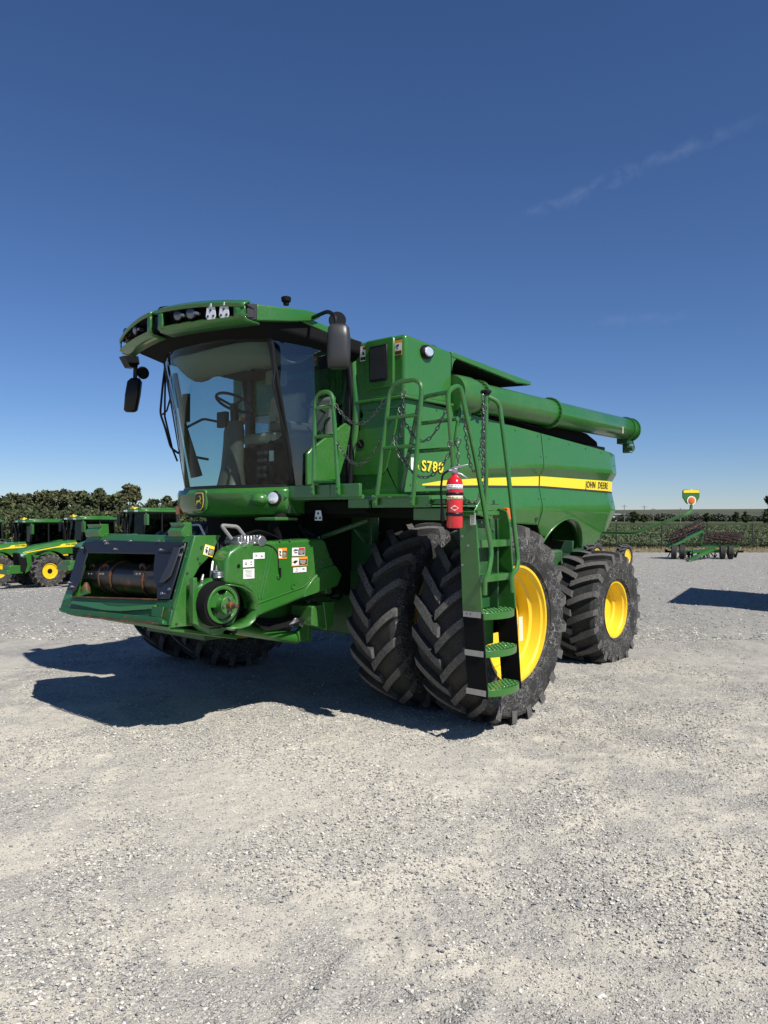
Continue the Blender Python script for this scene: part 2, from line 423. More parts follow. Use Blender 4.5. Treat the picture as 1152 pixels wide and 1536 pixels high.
def zrows(x):
    zb, zt = zbot(x), ztop(x); st, sb = ip(x, STT), ip(x, STB)
    keys = [zb, 2.06, 2.10, sb-.02, st+.01, st+.11, st+.14, zt]; cnt = [8, 1, 4, 2, 3, 1, 6]
    keys = [max(k, zb) if k < zt else zt for k in keys]
    out = [keys[0]]
    for i, c in enumerate(cnt):
        for q in range(1, c+1): out.append(keys[i]+(keys[i+1]-keys[i])*q/c+1e-5*len(out))
    return out
XS = list(np.linspace(.645, -2.135, 44))
XS2 = list(np.linspace(-2.155, -4.55, 60))
for nm, xs in (('side_panel', XS), ('side_panel', XS2)):
    mb = MB(); mb.grid([[Vector((x, ysurf(x, z), z)) for z in zrows(x)] for x in xs]); o = mb.build(nm, 'panel', CH, ang=22)
    md = o.modifiers.new('thick', 'SOLIDIFY'); md.thickness = .03; md.offset = -1 
    md2 = o.modifiers.new('bevel', 'BEVEL'); md2.width = .006; md2.segments = 2; md2.limit_method = 'ANGLE'; md2.angle_limit = math.radians(60)
    if xs is XS2: rear_panel = o
    else: front_panel = o
# wheel arch lip
mb = MB(); pts = []
for k in range(40):
    a = math.radians(158-158*k/39+8); x = -2.98+math.cos(PI-a)*.665; z = 1.28+math.sin(a)*.665
    if z > 1.5: pts.append((x, z))
mb.grid([[Vector((x, ysurf(x, z)+.012, z+.004)), Vector((x+(x+2.98)*.0, ysurf(x, z)-.12, z-.012)), ] for x, z in pts])
mb.build('wheel_arch_lip', 'panel', rear_panel, thick=.02)
# rear closing + other side, deck
mb = MB(); mb.prism([(-.9, 0, 3.08), (-4.5, 0, 2.90), (-4.52, 0, 2.10), (-4.25, 0, 1.72), (-3.7, 0, 1.6), (-3.7, 0, 2.05), (-.9, 0, 2.08)], (0, -3.1, 0))
for i in range(len(mb.v)): mb.v[i] = (mb.v[i][0], mb.v[i][1]+1.22, mb.v[i][2])
mb.build('rear_body', 'green', CH, .03)
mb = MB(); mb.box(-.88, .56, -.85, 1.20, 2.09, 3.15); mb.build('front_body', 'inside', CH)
mb = MB(); mb.prism([(-.7, 1.15, 3.34), (-2.4, 1.15, 3.29), (-3.9, 1.15, 3.22), (-4.25, 1.15, 3.12), (-4.35, 1.15, 2.9), (-.7, 1.15, 3.0)], (0, -1.6, 0)); mb.build('engine_deck', 'blackmatte', CH, .01)
mb = MB(); mb.box(-3.6, -2.3, .3, .6, 1.0, 1.7); mb.cyl((-3.0, .9, 1.0), (-3.0, .9, 1.5), .28); mb.box(-3.3, -2.7, .6, 1.15, .95, 1.25)
mb.build('steering_axle_cover', 'greendark', CH, .03)
mb = MB(); mb.tube(bend([(-2.45, 1.1, 1.5), (-2.4, 1.2, 1.62), (-2.4, 1.22, 1.8)], .06), .022, 8); mb.build('hook_bar', 'alu', CH)
decal(CH, (-3.05, 1.152, 1.2), (-1, 0, 0), (0, 0, 1), .14, .12, 'wt')
# stripe and pin line
for nm, mname, hi, lo, x0, off in (('yellow_stripe', 'stripe', 0, 0, .36, .004), ('stripe_pin_line', 'ink', None, 0, .30, .004)):
    for a, b, pn in ((x0, -2.128, front_panel), (-2.162, -4.535, rear_panel)):
        mb = MB(); P = []
        for x in np.linspace(a, b, 60):
            st, sb = ip(x, STT), ip(x, STB)
            if hi is None: z0, z1 = sb-.026, sb-.002
            else: z0, z1 = sb, st
            P.append([Vector((x, ysurf(x, z)+off, z)) for z in np.linspace(z0, z1, 5)])
        mb.grid(P); mb.build(nm, mname, pn)
def onside(dy): return lambda p: Vector((p.x, ysurf(p.x, p.z)+dy+(p.y-1.33), p.z))
for word, x_ in (('JOHN', -3.63), ('DEERE', -4.05)):
    mb = MB(); put(text_mesh(word, .138, .0015, .0, .84, spc=1.12), (x_, 1.33, 2.432), (-1, 0, -.004), (0, 0, 1), mb, onside(.008)); mb.build('maker_lettering', 'ink', rear_panel)
mb = MB(); mb.k = 1
mb2 = put(text_mesh('S780', .155, .0015, .004, 1.12), (.19, 1.33, 2.50), (-1, 0, -.02), (0, 0, 1), mb, onside(.008)); mb.k = 0
put(text_mesh('S780', .155, .001, .007, 1.12), (.186, 1.33, 2.496), (-1, 0, -.02), (0, 0, 1), mb, onside(.004))
mb.build('model_lettering', ['ink', 'lettery'], front_panel)
# ---- leaping deer, as used on the badge and beside the model number
DEER = [(-.50,-.02),(-.44,.06),(-.40,.16),(-.28,.24),(-.05,.22),(.16,.24),(.30,.34),(.34,.46),(.26,.60),(.10,.66),(.02,.78),(.08,.78),(.16,.70),(.30,.66),(.28,.80),(.34,.82),(.38,.66),(.42,.52),(.56,.44),(.56,.38),(.44,.36),(.40,.22),(.34,.10),(.40,.00),(.54,-.10),(.50,-.26),(.44,-.26),(.46,-.12),(.30,-.06),(.20,.00),(.00,.02),(-.16,-.02),(-.22,-.14),(-.40,-.26),(-.52,-.44),(-.60,-.44),(-.50,-.24),(-.36,-.10),(-.42,-.06)]
def deer(mb, o, u, v, s, off):
    u = Vector(u).normalized(); v = Vector(v).normalized(); n = u.cross(v)
    import mathutils
    pts = [Vector((x*s, y*s, 0)) for x, y in DEER]
    tri = mathutils.geometry.tessellate_polygon([pts])
    mb.add([Vector(o)+u*p.x+v*p.y+n*off for p in pts], [tuple(t) for t in tri])
mb = MB(); deer(mb, (.46, 1.352, 2.50), (1, 0, 0), (0, 0, 1), .085, -.006); mb.k = 1; slab(mb, (.52, 1.350, 2.52), (-1, 0, 0), (0, 0, 1), .045, .13); mb.build('small_badge', ['lettery', 'white'], front_panel)
# small round hole on the panel
mb = MB(); mb.cyl((-2.05, ysurf(-2.05, 1.95)-.01, 1.95), (-2.05, ysurf(-2.05, 1.95)+.004, 1.95), .035, 16); mb.build('panel_latch', 'ink', front_panel)
# ---- grain tank
TK = MB()
prof = [(.65, 3.86), (-.18, 3.80), (-.18, 3.2), (.65, 3.2)]
TK.prism([(x, 1.36, z) for x, z in prof], (0, -2.86, 0))
tank = TK.build('grain_tank', 'panel', CH, .045, seg=4)
mb = MB(); mb.prism([(-.16, .92, 3.79), (-1.80, .92, 3.70), (-1.80, .92, 3.0), (-.16, .92, 3.0)], (0, -2.4, 0)); mb.build('tank_side_wall', 'greendark', CH, .02)  # darker green than the tank: the recess shadow is in its colour
mb = MB(); mb.prism([(-.17, 1.36, 3.805), (-1.90, 1.36, 3.70), (-1.90, 1.36, 3.655), (-1.55, 1.36, 3.64), (-.17, 1.36, 3.745)], (0, -.5, .03))
mb.build('tank_lid', 'panel', CH, .012)
mb = MB(); mb.prism([(-.2, 1.34, 3.742), (-1.86, 1.34, 3.650), (-1.55, 1.30, 3.632), (-.2, 1.30, 3.735)], (0, -.44, .02)); mb.build('lid_shade_plate', 'inside', CH)  # dark plate added to paint the shade on the lid's underside
mb = MB(); 
for k in range(10):   # rounded upper corner of the auger recess
    a0 = PI/2*k/10; a1 = PI/2*(k+1)/10
    r = .17; cx, cz = -.18-r, 3.76-r
    mb.prism([(-.17, 1.352, 3.77), (cx+r*math.cos(a0)+.0, 1.352, cz+r*math.sin(a0)), (cx+r*math.cos(a1), 1.352, cz+r*math.sin(a1))], (0, -.42, 0))
mb.build('recess_corner', 'panel', CH)
mb = MB(); mb.box(-.2, -.14, .9, 1.345, 3.1, 3.2); mb.build('recess_sill', 'green', CH, .01)
# front wall of the body below the tank, with its door
mb = MB()
edge = [sight(x, y, X=.62) for x, y in ((531, 560), (536, 600), (535, 640), (528, 690), (512, 735), (508, 748))]
poly = [(.635, p.y, p.z) for p in edge]+[(.635, .43, 2.10), (.635, 1.33, 2.10), (.635, 1.33, 3.21), (.635, .62, 3.21)]
mb.prism(poly, (-.3, 0, 0)); mb.build('body_front_wall', 'panel', CH)
# curved bright edge next to the cab
mb = MB(); mb.tube([(.64, p.y-.01, p.z) for p in [sight(x, y, X=.64) for x, y in ((530, 520), (532, 560), (537, 600), (536, 640), (529, 690), (514, 735), (508, 748))]], .05, 12)
mb.build('body_edge_moulding', 'panel', CH)
mb = MB(); dp = [sight(x, y, X=.655) for x, y in ((545, 616), (598, 611), (594, 640), (580, 700), (573, 712), (525, 714), (527, 700), (538, 650))]
mb.prism([(.633, p.y, p.z) for p in dp], (.022, 0, 0)); door = mb.build('service_door', 'panel', CH, .02, seg=3)
mb = MB(); p = sight(541, 666, X=.66); mb.cyl(p, p+Vector((-.02, 0, 0)), .05, 16); mb.tube(bend([p+Vector((.0, -.04, .04)), p+Vector((.04, .0, .03)), p+Vector((.02, .03, -.03))], .02), .010, 6); mb.build('door_latch', 'black', door)
mb = MB(); mb.prism([(.69, .66, 3.185), (.69, 1.40, 3.185), (-.16, 1.40, 3.185), (-.16, 1.36, 3.185), (.655, 1.36, 3.185), (.655, .66, 3.185)], (0, 0, .035)); mb.build('tank_shelf_lip', 'panel', tank, .012)
# window in tank front
mb = MB(); q = [sight(x, y, X=.655) for x, y in ((553, 521), (588, 514), (588, 570), (553, 577))]
c = sum((Vector(p) for p in q), Vector())/4; c = Vector((.65, c.y, c.z))
mb.prism([(.640, c.y+a*.20, c.z+b*.265) for a, b in ((-.9, -1), (.9, -1), (1, -.9), (1, .9), (.9, 1), (-.9, 1), (-1, .9), (-1, -.9))], (.035, 0, 0)); wf = mb.build('window_surround', 'panel', tank, .015)
mb = MB(); mb.prism([(.675, c.y+a*.125, c.z+b*.19) for a, b in ((-.9, -1), (.9, -1), (1, -.9), (1, .9), (.9, 1), (-.9, 1), (-1, .9), (-1, -.9))], (.02, 0, 0)); mb.build('tank_window', 'black', tank, .006)
mb = MB(); mb.prism([(.697, c.y+a*.108, c.z+b*.165) for a, b in ((-1, -1), (1, -1), (1, 1), (-1, 1))], (.003, 0, 0)); mb.build('window_pane', mat('smoked_pane', (.03, .032, .034), .12), tank)
p = sight(544, 530, X=.66); decal(tank, (.652, p.y, p.z), (0, 1, 0), (0, 0, 1), .085, .16, 'r1')
p = sight(597, 521, X=.66); decal(tank, (.652, p.y, p.z), (0, 1, 0), (0, 0, 1), .095, .155, 'o1')
# work light on tank side, knobs on top
p = sight(639, 528, Y=1.36); mb = MB(); mb.lathe([(0, .105), (.03, .10), (.045, .085)], p, (0, 1, 0), 24, True)
for i, v in enumerate(mb.v): mb.v[i] = (p.x+(v[0]-p.x), v[1], p.z+(v[2]-p.z)*.72)
wl = mb.build('tank_work_light', 'black', tank); mb = MB(); mb.lathe([(.04, .078), (.056, .06), (.06, .001)], p, (0, 1, 0), 24, True)
for i, v in enumerate(mb.v): mb.v[i] = (v[0], v[1], p.z+(v[2]-p.z)*.72)
mb.build('tank_light_lens', 'lens', tank)
mb = MB(); mb.sphere((.42, 1.2, 3.85), .05, 12, (1.6, 1.2, .8)); mb.sphere((.0, 1.2, 3.83), .05, 12, (1.8, 1.2, .8)); pieces(mb, 'tank_top_knob', 'black', tank)
# ---- unloading auger
AY = 1.35; AZ = 3.35
mb = MB(); mb.lathe([(0, .175), (1.75, .175)], (-.62, AY, AZ), (-1, 0, 0), 36); mb.lathe([(1.75, .17), (4.38, .17), (4.4, .16)], (-.62, AY, AZ), (-1, 0, 0), 36, True)
mb.lathe([(.04, .0), (.04, .195), (.10, .21), (.30, .215), (.42, .20), (.5, .18)], (-.15, AY-.02, AZ), (-1, 0, 0), 32)
auger = mb.build('unloading_auger', 'green', CH)
for x in (-.66, -2.37):
    mb = MB(); mb.lathe([(-.022, .17), (-.022, .205), (.022, .205), (.022, .17)], (x, AY, AZ), (-1, 0, 0), 40)
    for k in range(22):
        a = 2*PI*k/22; pp = Vector((x+.02, AY+math.cos(a)*.19, AZ+math.sin(a)*.19)); mb.cyl(pp, pp+Vector((.018, 0, 0)), .01, 6)
    mb.build('auger_flange', 'green', auger)
mb = MB()
for x in (-4.80, -4.98): mb.lathe([(-.015, .168), (-.015, .19), (.015, .19), (.015, .168)], (x, AY, AZ), (-1, 0, 0), 40)
pieces(mb, 'auger_end_ring', 'green', auger)
mb = MB(); mb.box(-5.0, -4.78, AY-.12, AY+.06, 3.12, 3.2); mb.box(-4.95, -4.86, AY-.06, AY+.02, 2.98, 3.12); mb.cyl((-4.9, AY+.02, 3.05), (-4.9, AY+.1, 3.05), .045, 12); mb.tube(bend([(-4.98, AY+.05, 3.2), (-5.02, AY+.08, 3.05), (-4.97, AY+.05, 2.98), (-4.87, AY+.05, 2.99)], .04), .008, 6)
mb.build('auger_spout', 'greendark', auger, .008)
mb = MB(); mb.box(-4.25, -3.6, 1.1, 1.28, 2.96, 3.03); 
mb.tube([(x, 1.3+.02*math.sin(x*9), 3.16+.015*math.sin(x*7)-.0*x) for x in np.linspace(-.75, -2.3, 30)], .010, 6)
pieces(mb, 'auger_cradle', 'blackmatte', CH, .01)
mb = MB(); p = sight(934, 645, Y=1.53); mb.prism([p+Vector(v) for v in ((0, 0, -.05), (-.02, 0, -.05), (-.02, 0, .05), (0, 0, .05))], (0, .004, 0)); mb.build('auger_decal', 'paper', auger)
mb = MB(); P0 = sight(695, 610, Y=1.37); mb.box(P0.x-.12, P0.x+.1, 1.355, 1.40, P0.z-.14, P0.z+.17); mb.build('auger_pivot_plate', 'green', CH, .01)
# ---- cab
CW = .90; CL, CR = CY+CW, CY-CW      # left, right side planes
def xfront(z, s):   # windshield surface, s -1..1 across
    xe = 1.54+(z-2.3)*.205; return xe+.36*(1-abs(s)**2.3)*(1-.12*(z-2.3))
mb = MB(); mb.grid([[Vector((xfront(z, s), CY+s*CW, z)) for s in np.linspace(-1, 1, 33)] for z in np.linspace(2.26, 3.72, 16)]); 
wsm = mb
mb = MB()
for yy in (CL, CR):
    mb.tube([(1.53+(z-2.3)*.205, yy, z) for z in np.linspace(2.25, 3.74, 8)], .033, 8)
    mb.tube([(.70, yy, 2.25), (.64, yy+.01, 3.1), (.72, yy, 3.72)], .035, 8)
mb.tube([(xfront(2.27, s), CY+s*CW, 2.27) for s in np.linspace(-1, 1, 20)], .025, 8)
mb.box(.62, .72, CR, CL, 2.2, 2.75); mb.box(.62, .70, CR, CR+.12, 2.7, 3.8); mb.box(.62, .70, CL-.12, CL, 2.7, 3.8)
cab = mb.build('cab', 'black', CH, .01)
wsm.build('windshield', 'glass', cab)
for yy, gm in ((CL, 'glassdark'), (CR, 'glass')):
    mb = MB(); mb.grid([[Vector((1.56+(z-2.3)*.205-(t)*(.80+(z-2.3)*.22), yy+.05*math.sin(PI*t), z)) for t in np.linspace(0, 1, 8)] for z in np.linspace(2.28, 3.70, 6)])
    mb.build('side_window', gm, cab)
mb = MB(); mb.box(.60, .64, CR+.12, CL-.12, 2.75, 3.7); mb.build('rear_window', 'glassdark', cab)
mb = MB()      # roof underside / headliner and black gutter
mb.loft([[Vector((xfront(3.72, s)+dx-(.0), CY+s*CW*1.02, z)) for s in np.linspace(-1, 1, 17)]+[Vector((.62, CL, z)), Vector((.62, CR, z))] for dx, z in ((-.03, 3.70), (.04, 3.86))])
mb.build('cab_ceiling', 'blackmatte', cab)
mb = MB(); mb.grid([[Vector((xfront(3.66, s)-.06-t*1.0, CY+s*.82, 3.68-.17*math.sin(PI*min(t*1.6, 1))-.03*math.cos(s*3))) for s in np.linspace(-1, 1, 13)] for t in np.linspace(0, 1, 12)]); 
mb.box(1.15, 1.3, -.05, .1, 3.40, 3.54); mb.build('headliner', 'headliner', cab, thick=.02)
mb = MB(); mb.lathe([(0, .09), (.012, .085), (.012, .07), (0, .065)], (1.55, .12, 3.50), (0, 0, -1), 24, True); mb.build('ceiling_speaker', 'blackmatte', cab)
# floor, seat, console, steering
mb = MB(); mb.loft([[Vector((xfront(2.26, s)-.03, CY+s*CW*.96, z)) for s in np.linspace(-1, 1, 13)]+[Vector((.66, CL-.03, z)), Vector((.66, CR+.03, z))] for z in (2.10, 2.235)]); mb.build('cab_floor', 'blackmatte', cab)
mb = MB(); mb.box(.72, 1.18, CY-.25, CY+.25, 2.62, 2.78); mb.prism([(.74, CY-.25, 2.75), (.92, CY-.25, 2.78), (.84, CY-.25, 3.38), (.70, CY-.25, 3.40)], (0, .5, 0)); mb.box(.80, 1.12, CY+.33, CY+.43, 2.88, 2.96)
mb.box(1.02, 1.36, CY-.12, CY+.36, 2.76, 2.88); mb.cyl((1.12, CY+.40, 2.88), (1.36, CY+.40, 2.80), .06, 12); seat = mb.build('operator_seat', 'beige', cab, .05, seg=4); mb = MB(); mb.box(.80, 1.34, CY-.20, CY+.34, 2.24, 2.74); mb.prism([(.72, CY-.16, 3.36), (.82, CY-.16, 3.36), (.80, CY-.16, 3.55), (.72, CY-.16, 3.55)], (0, .32, 0)); mb.build('seat_base', 'blackmatte', cab, .03)
mb = MB(); mb.prism([(.85, .02, 2.3), (1.45, .02, 2.3), (1.45, .02, 2.70), (1.25, .02, 2.86), (.85, .02, 2.86)], (0, .36, 0)); mb.build('side_console', 'blackmatte', cab, .04)
mb = MB(); mb.box(.9, 1.35, .04, .30, 2.88, 2.99); mb.sphere((1.28, .16, 3.02), .06, 12); mb.build('armrest', 'taupe', cab, .03)
mb = MB(); mb.box(1.452, 1.458, .18, .25, 2.55, 2.66); mb.build('console_sticker', 'white', cab)
mb = MB(); 
for k in range(4): mb.box(1.45, 1.50, .03, .16, 2.38+k*.08, 2.42+k*.08)
mb.build('pedal_vent', 'fade', cab, .006)
SB = Vector((1.60, CY, 2.23)); ST = sight(352, 632, Y=CY)
mb = MB(); rings = []
for t, w_, d_ in ((0, .18, .20), (.12, .15, .15), (.35, .135, .11), (.7, .125, .10), (.85, .13, .10), (1, .10, .08)):
    c = SB.lerp(ST, t); c = Vector((c.x, CY, c.z)); rings.append([c+Vector((math.cos(a)*d_, math.sin(a)*w_, 0)) for a in np.linspace(0, 2*PI, 16, endpoint=False)])
mb.loft(rings); mb.build('steering_column', 'taupe', cab, ang=50)
wc = sight(351, 604, Y=CY); ax = Vector((.45, 0, -1)).normalized(); u = Vector((0, 1, 0)); w = ax.cross(u)
mb = MB(); mb.tube([wc+u*math.cos(a)*.20+w*math.sin(a)*.20 for a in np.linspace(0, 2*PI, 32, endpoint=False)], .016, 8, closed=True)
for a in (0.2, 2.3, 4.3): mb.tube([wc+ax*.04, wc+u*math.cos(a)*.2+w*math.sin(a)*.2], .014, 6)
mb.cyl(wc+ax*.01, Vector((ST.x, CY, ST.z)), .045, 12); mb.build('steering_wheel', 'black', cab)
mb = MB(); p = sight(338, 627, Y=CY-.05); mb.box(p.x-.03, p.x+.03, p.y-.12, p.y+.03, p.z-.1, p.z+.07); mb.build('dash_monitor', 'black', cab, .01)
mb = MB(); p = sight(364, 630, Y=CY+.08); mb.box(p.x-.02, p.x+.02, p.y-.015, p.y+.015, p.z-.05, p.z+.03); mb.build('hazard_lever', 'amber', cab, .006)
mb = MB(); p = sight(279, 612, Y=CR+.1); mb.box(p.x-.02, p.x+.02, p.y-.05, p.y+.05, p.z-.16, p.z+.16)
mb.tube(bend([sight(280, 641, Y=CR+.06), sight(305, 628, Y=CR+.03), sight(334, 634, Y=CR+.03)], .05), .015, 8); mb.tube(bend([sight(284, 684, Y=CR+.06), sight(312, 689, Y=CR+.03)], .05), .015, 8)
mb.tube([sight(262, 560, Y=CR+.05), sight(276, 640, Y=CR+.08), sight(295, 715, Y=CR+.1)], [.03, .035, .07], 8)
mb.build('grab_bar', 'black', cab)
mb = MB(); mb.tube(bend([(.78, .35, 3.1), (1.0, .42, 3.14), (1.15, .42, 3.14)], .05), .012, 6); mb.tube(bend([(.9, .4, 2.6), (.9, .44, 3.0), (.82, .44, 3.05)], .05), .01, 6); mb.box(1.12, 1.2, .4, .45, 3.12, 3.17); mb.build('lever_arm', 'black', cab)
mb = MB(); mb.tube(bend([sight(461+a, 640+b, Y=.3) for a, b in ((0, 0), (10, 14), (22, 4))], .05), .01, 6); mb.build('cable', 'black', cab)
# instructor seat / back shelf seen through the side glass
mb = MB(); mb.box(.74, 1.05, .02, .46, 2.60, 2.72); mb.prism([(.74, .06, 2.70), (.86, .06, 2.72), (.80, .10, 3.28), (.73, .10, 3.30)], (0, .36, 0)); mb.build('passenger_seat', 'beige', cab, .03)
# green lower body of the cab door
mb = MB(); pp = [sight(x, y, Y=CL+.08) for x, y in ((461, 680), (468, 672), (519, 634), (527, 640), (520, 680), (508, 722), (461, 728))]
mb.prism(pp, (0, -.04, 0)); mb.build('door_panel', 'green', cab, .012)
# wipers: two long arms on the glass
mb = MB()
def wsp(px, py, s): 
    z = sight(px, py, Y=CL).z; return None
mb.tube(bend([sight(408, 512, Y=CL+.05), sight(412, 560, Y=CL+.05), sight(408, 575, Y=CL+.06), sight(417, 610, Y=CL+.06), sight(432, 665, Y=CL+.05), sight(440, 722, Y=CL+.04)], .06), .012, 6)
mb.tube([sight(414, 556, Y=CL+.05), sight(424, 610, Y=CL+.05), sight(437, 690, Y=CL+.05)], .014, 6); mb.box(0, .0001, 0, .0001, 0, .0001)
mb.v = mb.v[:-8]; mb.f = mb.f[:-6]; mb.m = mb.m[:-6]
mb.build('wiper_arm', 'black', cab)
mb = MB(); Q = CR-.02
mb.tube(bend([sight(250, 528, Y=Q), sight(244, 575, Y=Q-.03), sight(240, 620, Y=Q-.03), sight(247, 640, Y=Q-.03), sight(256, 672, Y=Q-.03), sight(268, 680, Y=Q)], .05), .013, 6)
mb.tube([sight(248, 540, Y=Q-.01), sight(247, 600, Y=Q-.06), sight(247, 625, Y=Q-.06), sight(258, 672, Y=Q-.03), sight(266, 692, Y=Q)], .012, 6)
mb.tube([sight(243, 622, Y=Q-.05), sight(250, 616, Y=Q-.02), sight(255, 598, Y=Q)], .01, 6)
mb.build('wiper_arm', 'black', cab)
# front skirt panel with badge and headlights
mb = MB(); P = []
for z, k in ((2.245, .0), (2.20, .02), (2.08, .0), (2.0, -.06), (1.97, -.12)):
    P.append([Vector((xfront(2.28, s*.98)+.06+k-.05*abs(s)**6, CY+s*(CW+.03), z+.02*s*s)) for s in np.linspace(-1, 1, 33)])
mb.grid(P)
mb.grid([[Vector((xfront(2.28, s*.98)+.06-.05*abs(s)**6, CY+s*(CW+.03), 2.245)), Vector((xfront(2.28, s*.98)-.05, CY+s*(CW), 2.255))] for s in np.linspace(-1, 1, 33)])
skirt = mb.build('front_skirt', 'green', CH, ang=30, thick=.02)
mb = MB(); mb.box(.7, 1.58, CL-.02, CL+.02, 2.0, 2.26); mb.build('cab_side_skirt', 'green', cab, .01)
bc = Vector((xfront(2.28, 0)+.095, CY, 2.13))
mb = MB(); sh = [(-.075, .085), (-.05, .10), (.05, .10), (.075, .085), (.085, 0), (.07, -.07), (.03, -.105), (-.03, -.105), (-.07, -.07), (-.085, 0)]
mb.prism([bc+Vector((0, x, z)) for x, z in sh], (.012, 0, 0)); mb.k = 1; mb.prism([bc+Vector((.012, x*.9, z*.9)) for x, z in sh], (.003, 0, 0)); mb.k = 0; mb.prism([bc+Vector((.015, x*.8, z*.8)) for x, z in sh], (.003, 0, 0)); mb.k = 1
deer(mb, bc+Vector((.021, 0, -.01)), (0, 1, 0), (0, 0, 1), .085, 0); mb.build('badge', ['ink', 'lettery'], skirt)
mb = MB(); mb.prism([bc+Vector((-.035, x*1.25, z*1.22)) for x, z in sh], (.035, 0, 0)); mb.build('badge_surround', 'green', skirt, .012)
def onskirt(px, py, off=.05):
    best = None
    for s in np.linspace(0, 1, 101):
        q = Vector((xfront(2.28, s*.98)+off-.05*abs(s)**6, CY+s*(CW+.03), 2.14)); v = q-CAM; x = 576+FPX*v.dot(RT)/v.dot(FW)
        if best is None or abs(x-px) < best[0]: best = (abs(x-px), q)
    q = best[1]; q.z = CAM.z+(HY-py)/FPX*(q-CAM).dot(FW); return q
for (px, py, lens) in ((410, 747, 1), (388, 749, 0)):
    p = onskirt(px, py, .078); dn = Vector((.8, .45, 0)).normalized()
    if lens:
        mb = MB(); mb.lathe([(-.06, .085), (.0, .082), (.010, .066)], p, dn, 24, True); mb.build('headlight_housing', 'black', skirt)
        mb = MB(); q0 = onskirt(374, 750, .088); q1 = onskirt(426, 746, .088); mb.prism([q0+Vector((.0, -.06, 0)), q0+Vector((0, .02, .055)), q1+Vector((0, -.03, .06)), q1+Vector((0, .03, .0)), q1+Vector((0, -.03, -.055)), q0+Vector((0, .02, -.055))], (-.03, -.01, 0)); mb.build('headlight_recess_shade', 'greendark', skirt, .004)  # recess is a flat dark plate, its shade put into the colour
        mb = MB(); mb.lathe([(.012, .058), (.020, .045), (.023, .002)], p, dn, 24, True); mb.build('headlight_lens', 'lens', skirt)
    else:
        mb = MB(); mb.sphere(p-dn*.03, .095, 18, (1, 1, .75)); mb.build('headlight_blank', 'green', skirt)
mb = MB(); mb.box(1.45, 1.75, .3, .62, 1.93, 1.965); mb.build('front_step_plate', 'green', cab, .01)
mb = MB(); p = sight(271, 765, Y=CR); mb.box(p.x-.04, p.x+.03, p.y-.06, p.y+.02, p.z-.05, p.z+.05); mb.build('side_marker_lamp', 'amber', cab, .01)
# ---- cab roof
def roofx(s, base=2.26, nose=.26): return base+nose*(1-abs(s)**1.5)
rs_ = [Vector((0, 0, 0))]
RW = 1.10
mb = MB(); ss = np.linspace(-1, 1, 29)
def ring(z, inset, back):
    front = [Vector((roofx(s)-inset, CY+s*(RW-inset*.6), z+.05-.085*abs(s)**2.5)) for s in ss]
    return front+[Vector((1.4, CY+RW-inset*.6-.09, z+.06)), Vector((.90, CY+RW-.25-inset, z-.02-back)), Vector((.90, CY-RW+.25+inset, z-.02-back)), Vector((1.4, CY-RW+inset*.6+.09, z+.06))]
mb.loft([ring(3.925, .03, .02), ring(3.985, .08, .02), ring(4.02, .30, .02)])
roof = mb.build('cab_roof', 'green', CH, .01, ang=40)
# visor fascia around the lamps: left half, right half (mirrored), each a recessed band
def fascia(sg):
    f = MB(); d = MB()
    s0, s1 = .06, .985
    S_ = np.linspace(s0, s1, 20)
    def fp(s, z, o): return Vector((roofx(s)+o, CY+sg*s*RW, z-.01-(.075*abs(s)**2.5 if z > 3.9 else .0)))
    f.grid([[fp(s, 4.03, -.05), fp(s, 3.995, .015), fp(s, 3.965, .01)] for s in S_])           # upper lip
    f.grid([[fp(s, 3.83, -.02), fp(s, 3.815, .01), fp(s, 3.785, -.02), fp(s, 3.77, -.16)] for s in S_])  # lower lip
    for a, b in ((s0, .12), (.885 if sg > 0 else .93, s1)):
        f.grid([[fp(s, z, .008) for z in np.linspace(3.80, 3.98, 4)] for s in np.linspace(a, b, 4)])
    d.grid([[fp(s, 3.99, -.01), fp(s, 3.97, -.10), fp(s, 3.82, -.10), fp(s, 3.80, -.01)] for s in S_])
    o = f.build('lamp_fascia', 'green', roof, thick=.02, ang=50); d.build('lamp_recess', 'blackmatte', roof, thick=.01)
    return fp
fpL = fascia(1); fpR = fascia(-1)
def rlamp(p, dirv, r):
    mb = MB(); mb.lathe([(-.08, r*.6), (-.02, r), (.01, r), (.02, r*.85)], p, dirv, 20, True); mb.k = 1; mb.lathe([(.018, r*.8), (.03, r*.5), (.034, .002)], p, dirv, 20, True); mb.k = 2
    dv = Vector(dirv); q = Vector(p)+Vector((0, .10, -.02)); mb.box(q.x-.02, q.x+.04, q.y-.02, q.y+.02, q.z-.012, q.z+.012); mb.build('work_light', ['black', 'smoke', 'steel'], roof)
M['smoke'] = mat('dark_lamp_lens', (.10, .11, .14), .06, .75, 1)
def onroof(px, py, off, sg=1):
    # walk along the roof front to find the point seen at (px, py)
    best = None
    for s in np.linspace(.02, .98, 97):
        q = Vector((roofx(s)+off, CY+sg*s*RW, 3.9)); v = q-CAM; x = 576+FPX*v.dot(RT)/v.dot(FW); 
        if best is None or abs(x-px) < best[0]: best = (abs(x-px), s)
    s = best[1]; q = Vector((roofx(s)+off, CY+sg*s*RW, 3.9)); v = q-CAM; z = CAM.z+(HY-py)/FPX*v.dot(FW); return Vector((q.x, q.y, z))
rlamp(onroof(268, 473, -.04), (.85, .3, -.12), .058); rlamp(onroof(287, 470, -.03), (.85, .3, -.12), .062)
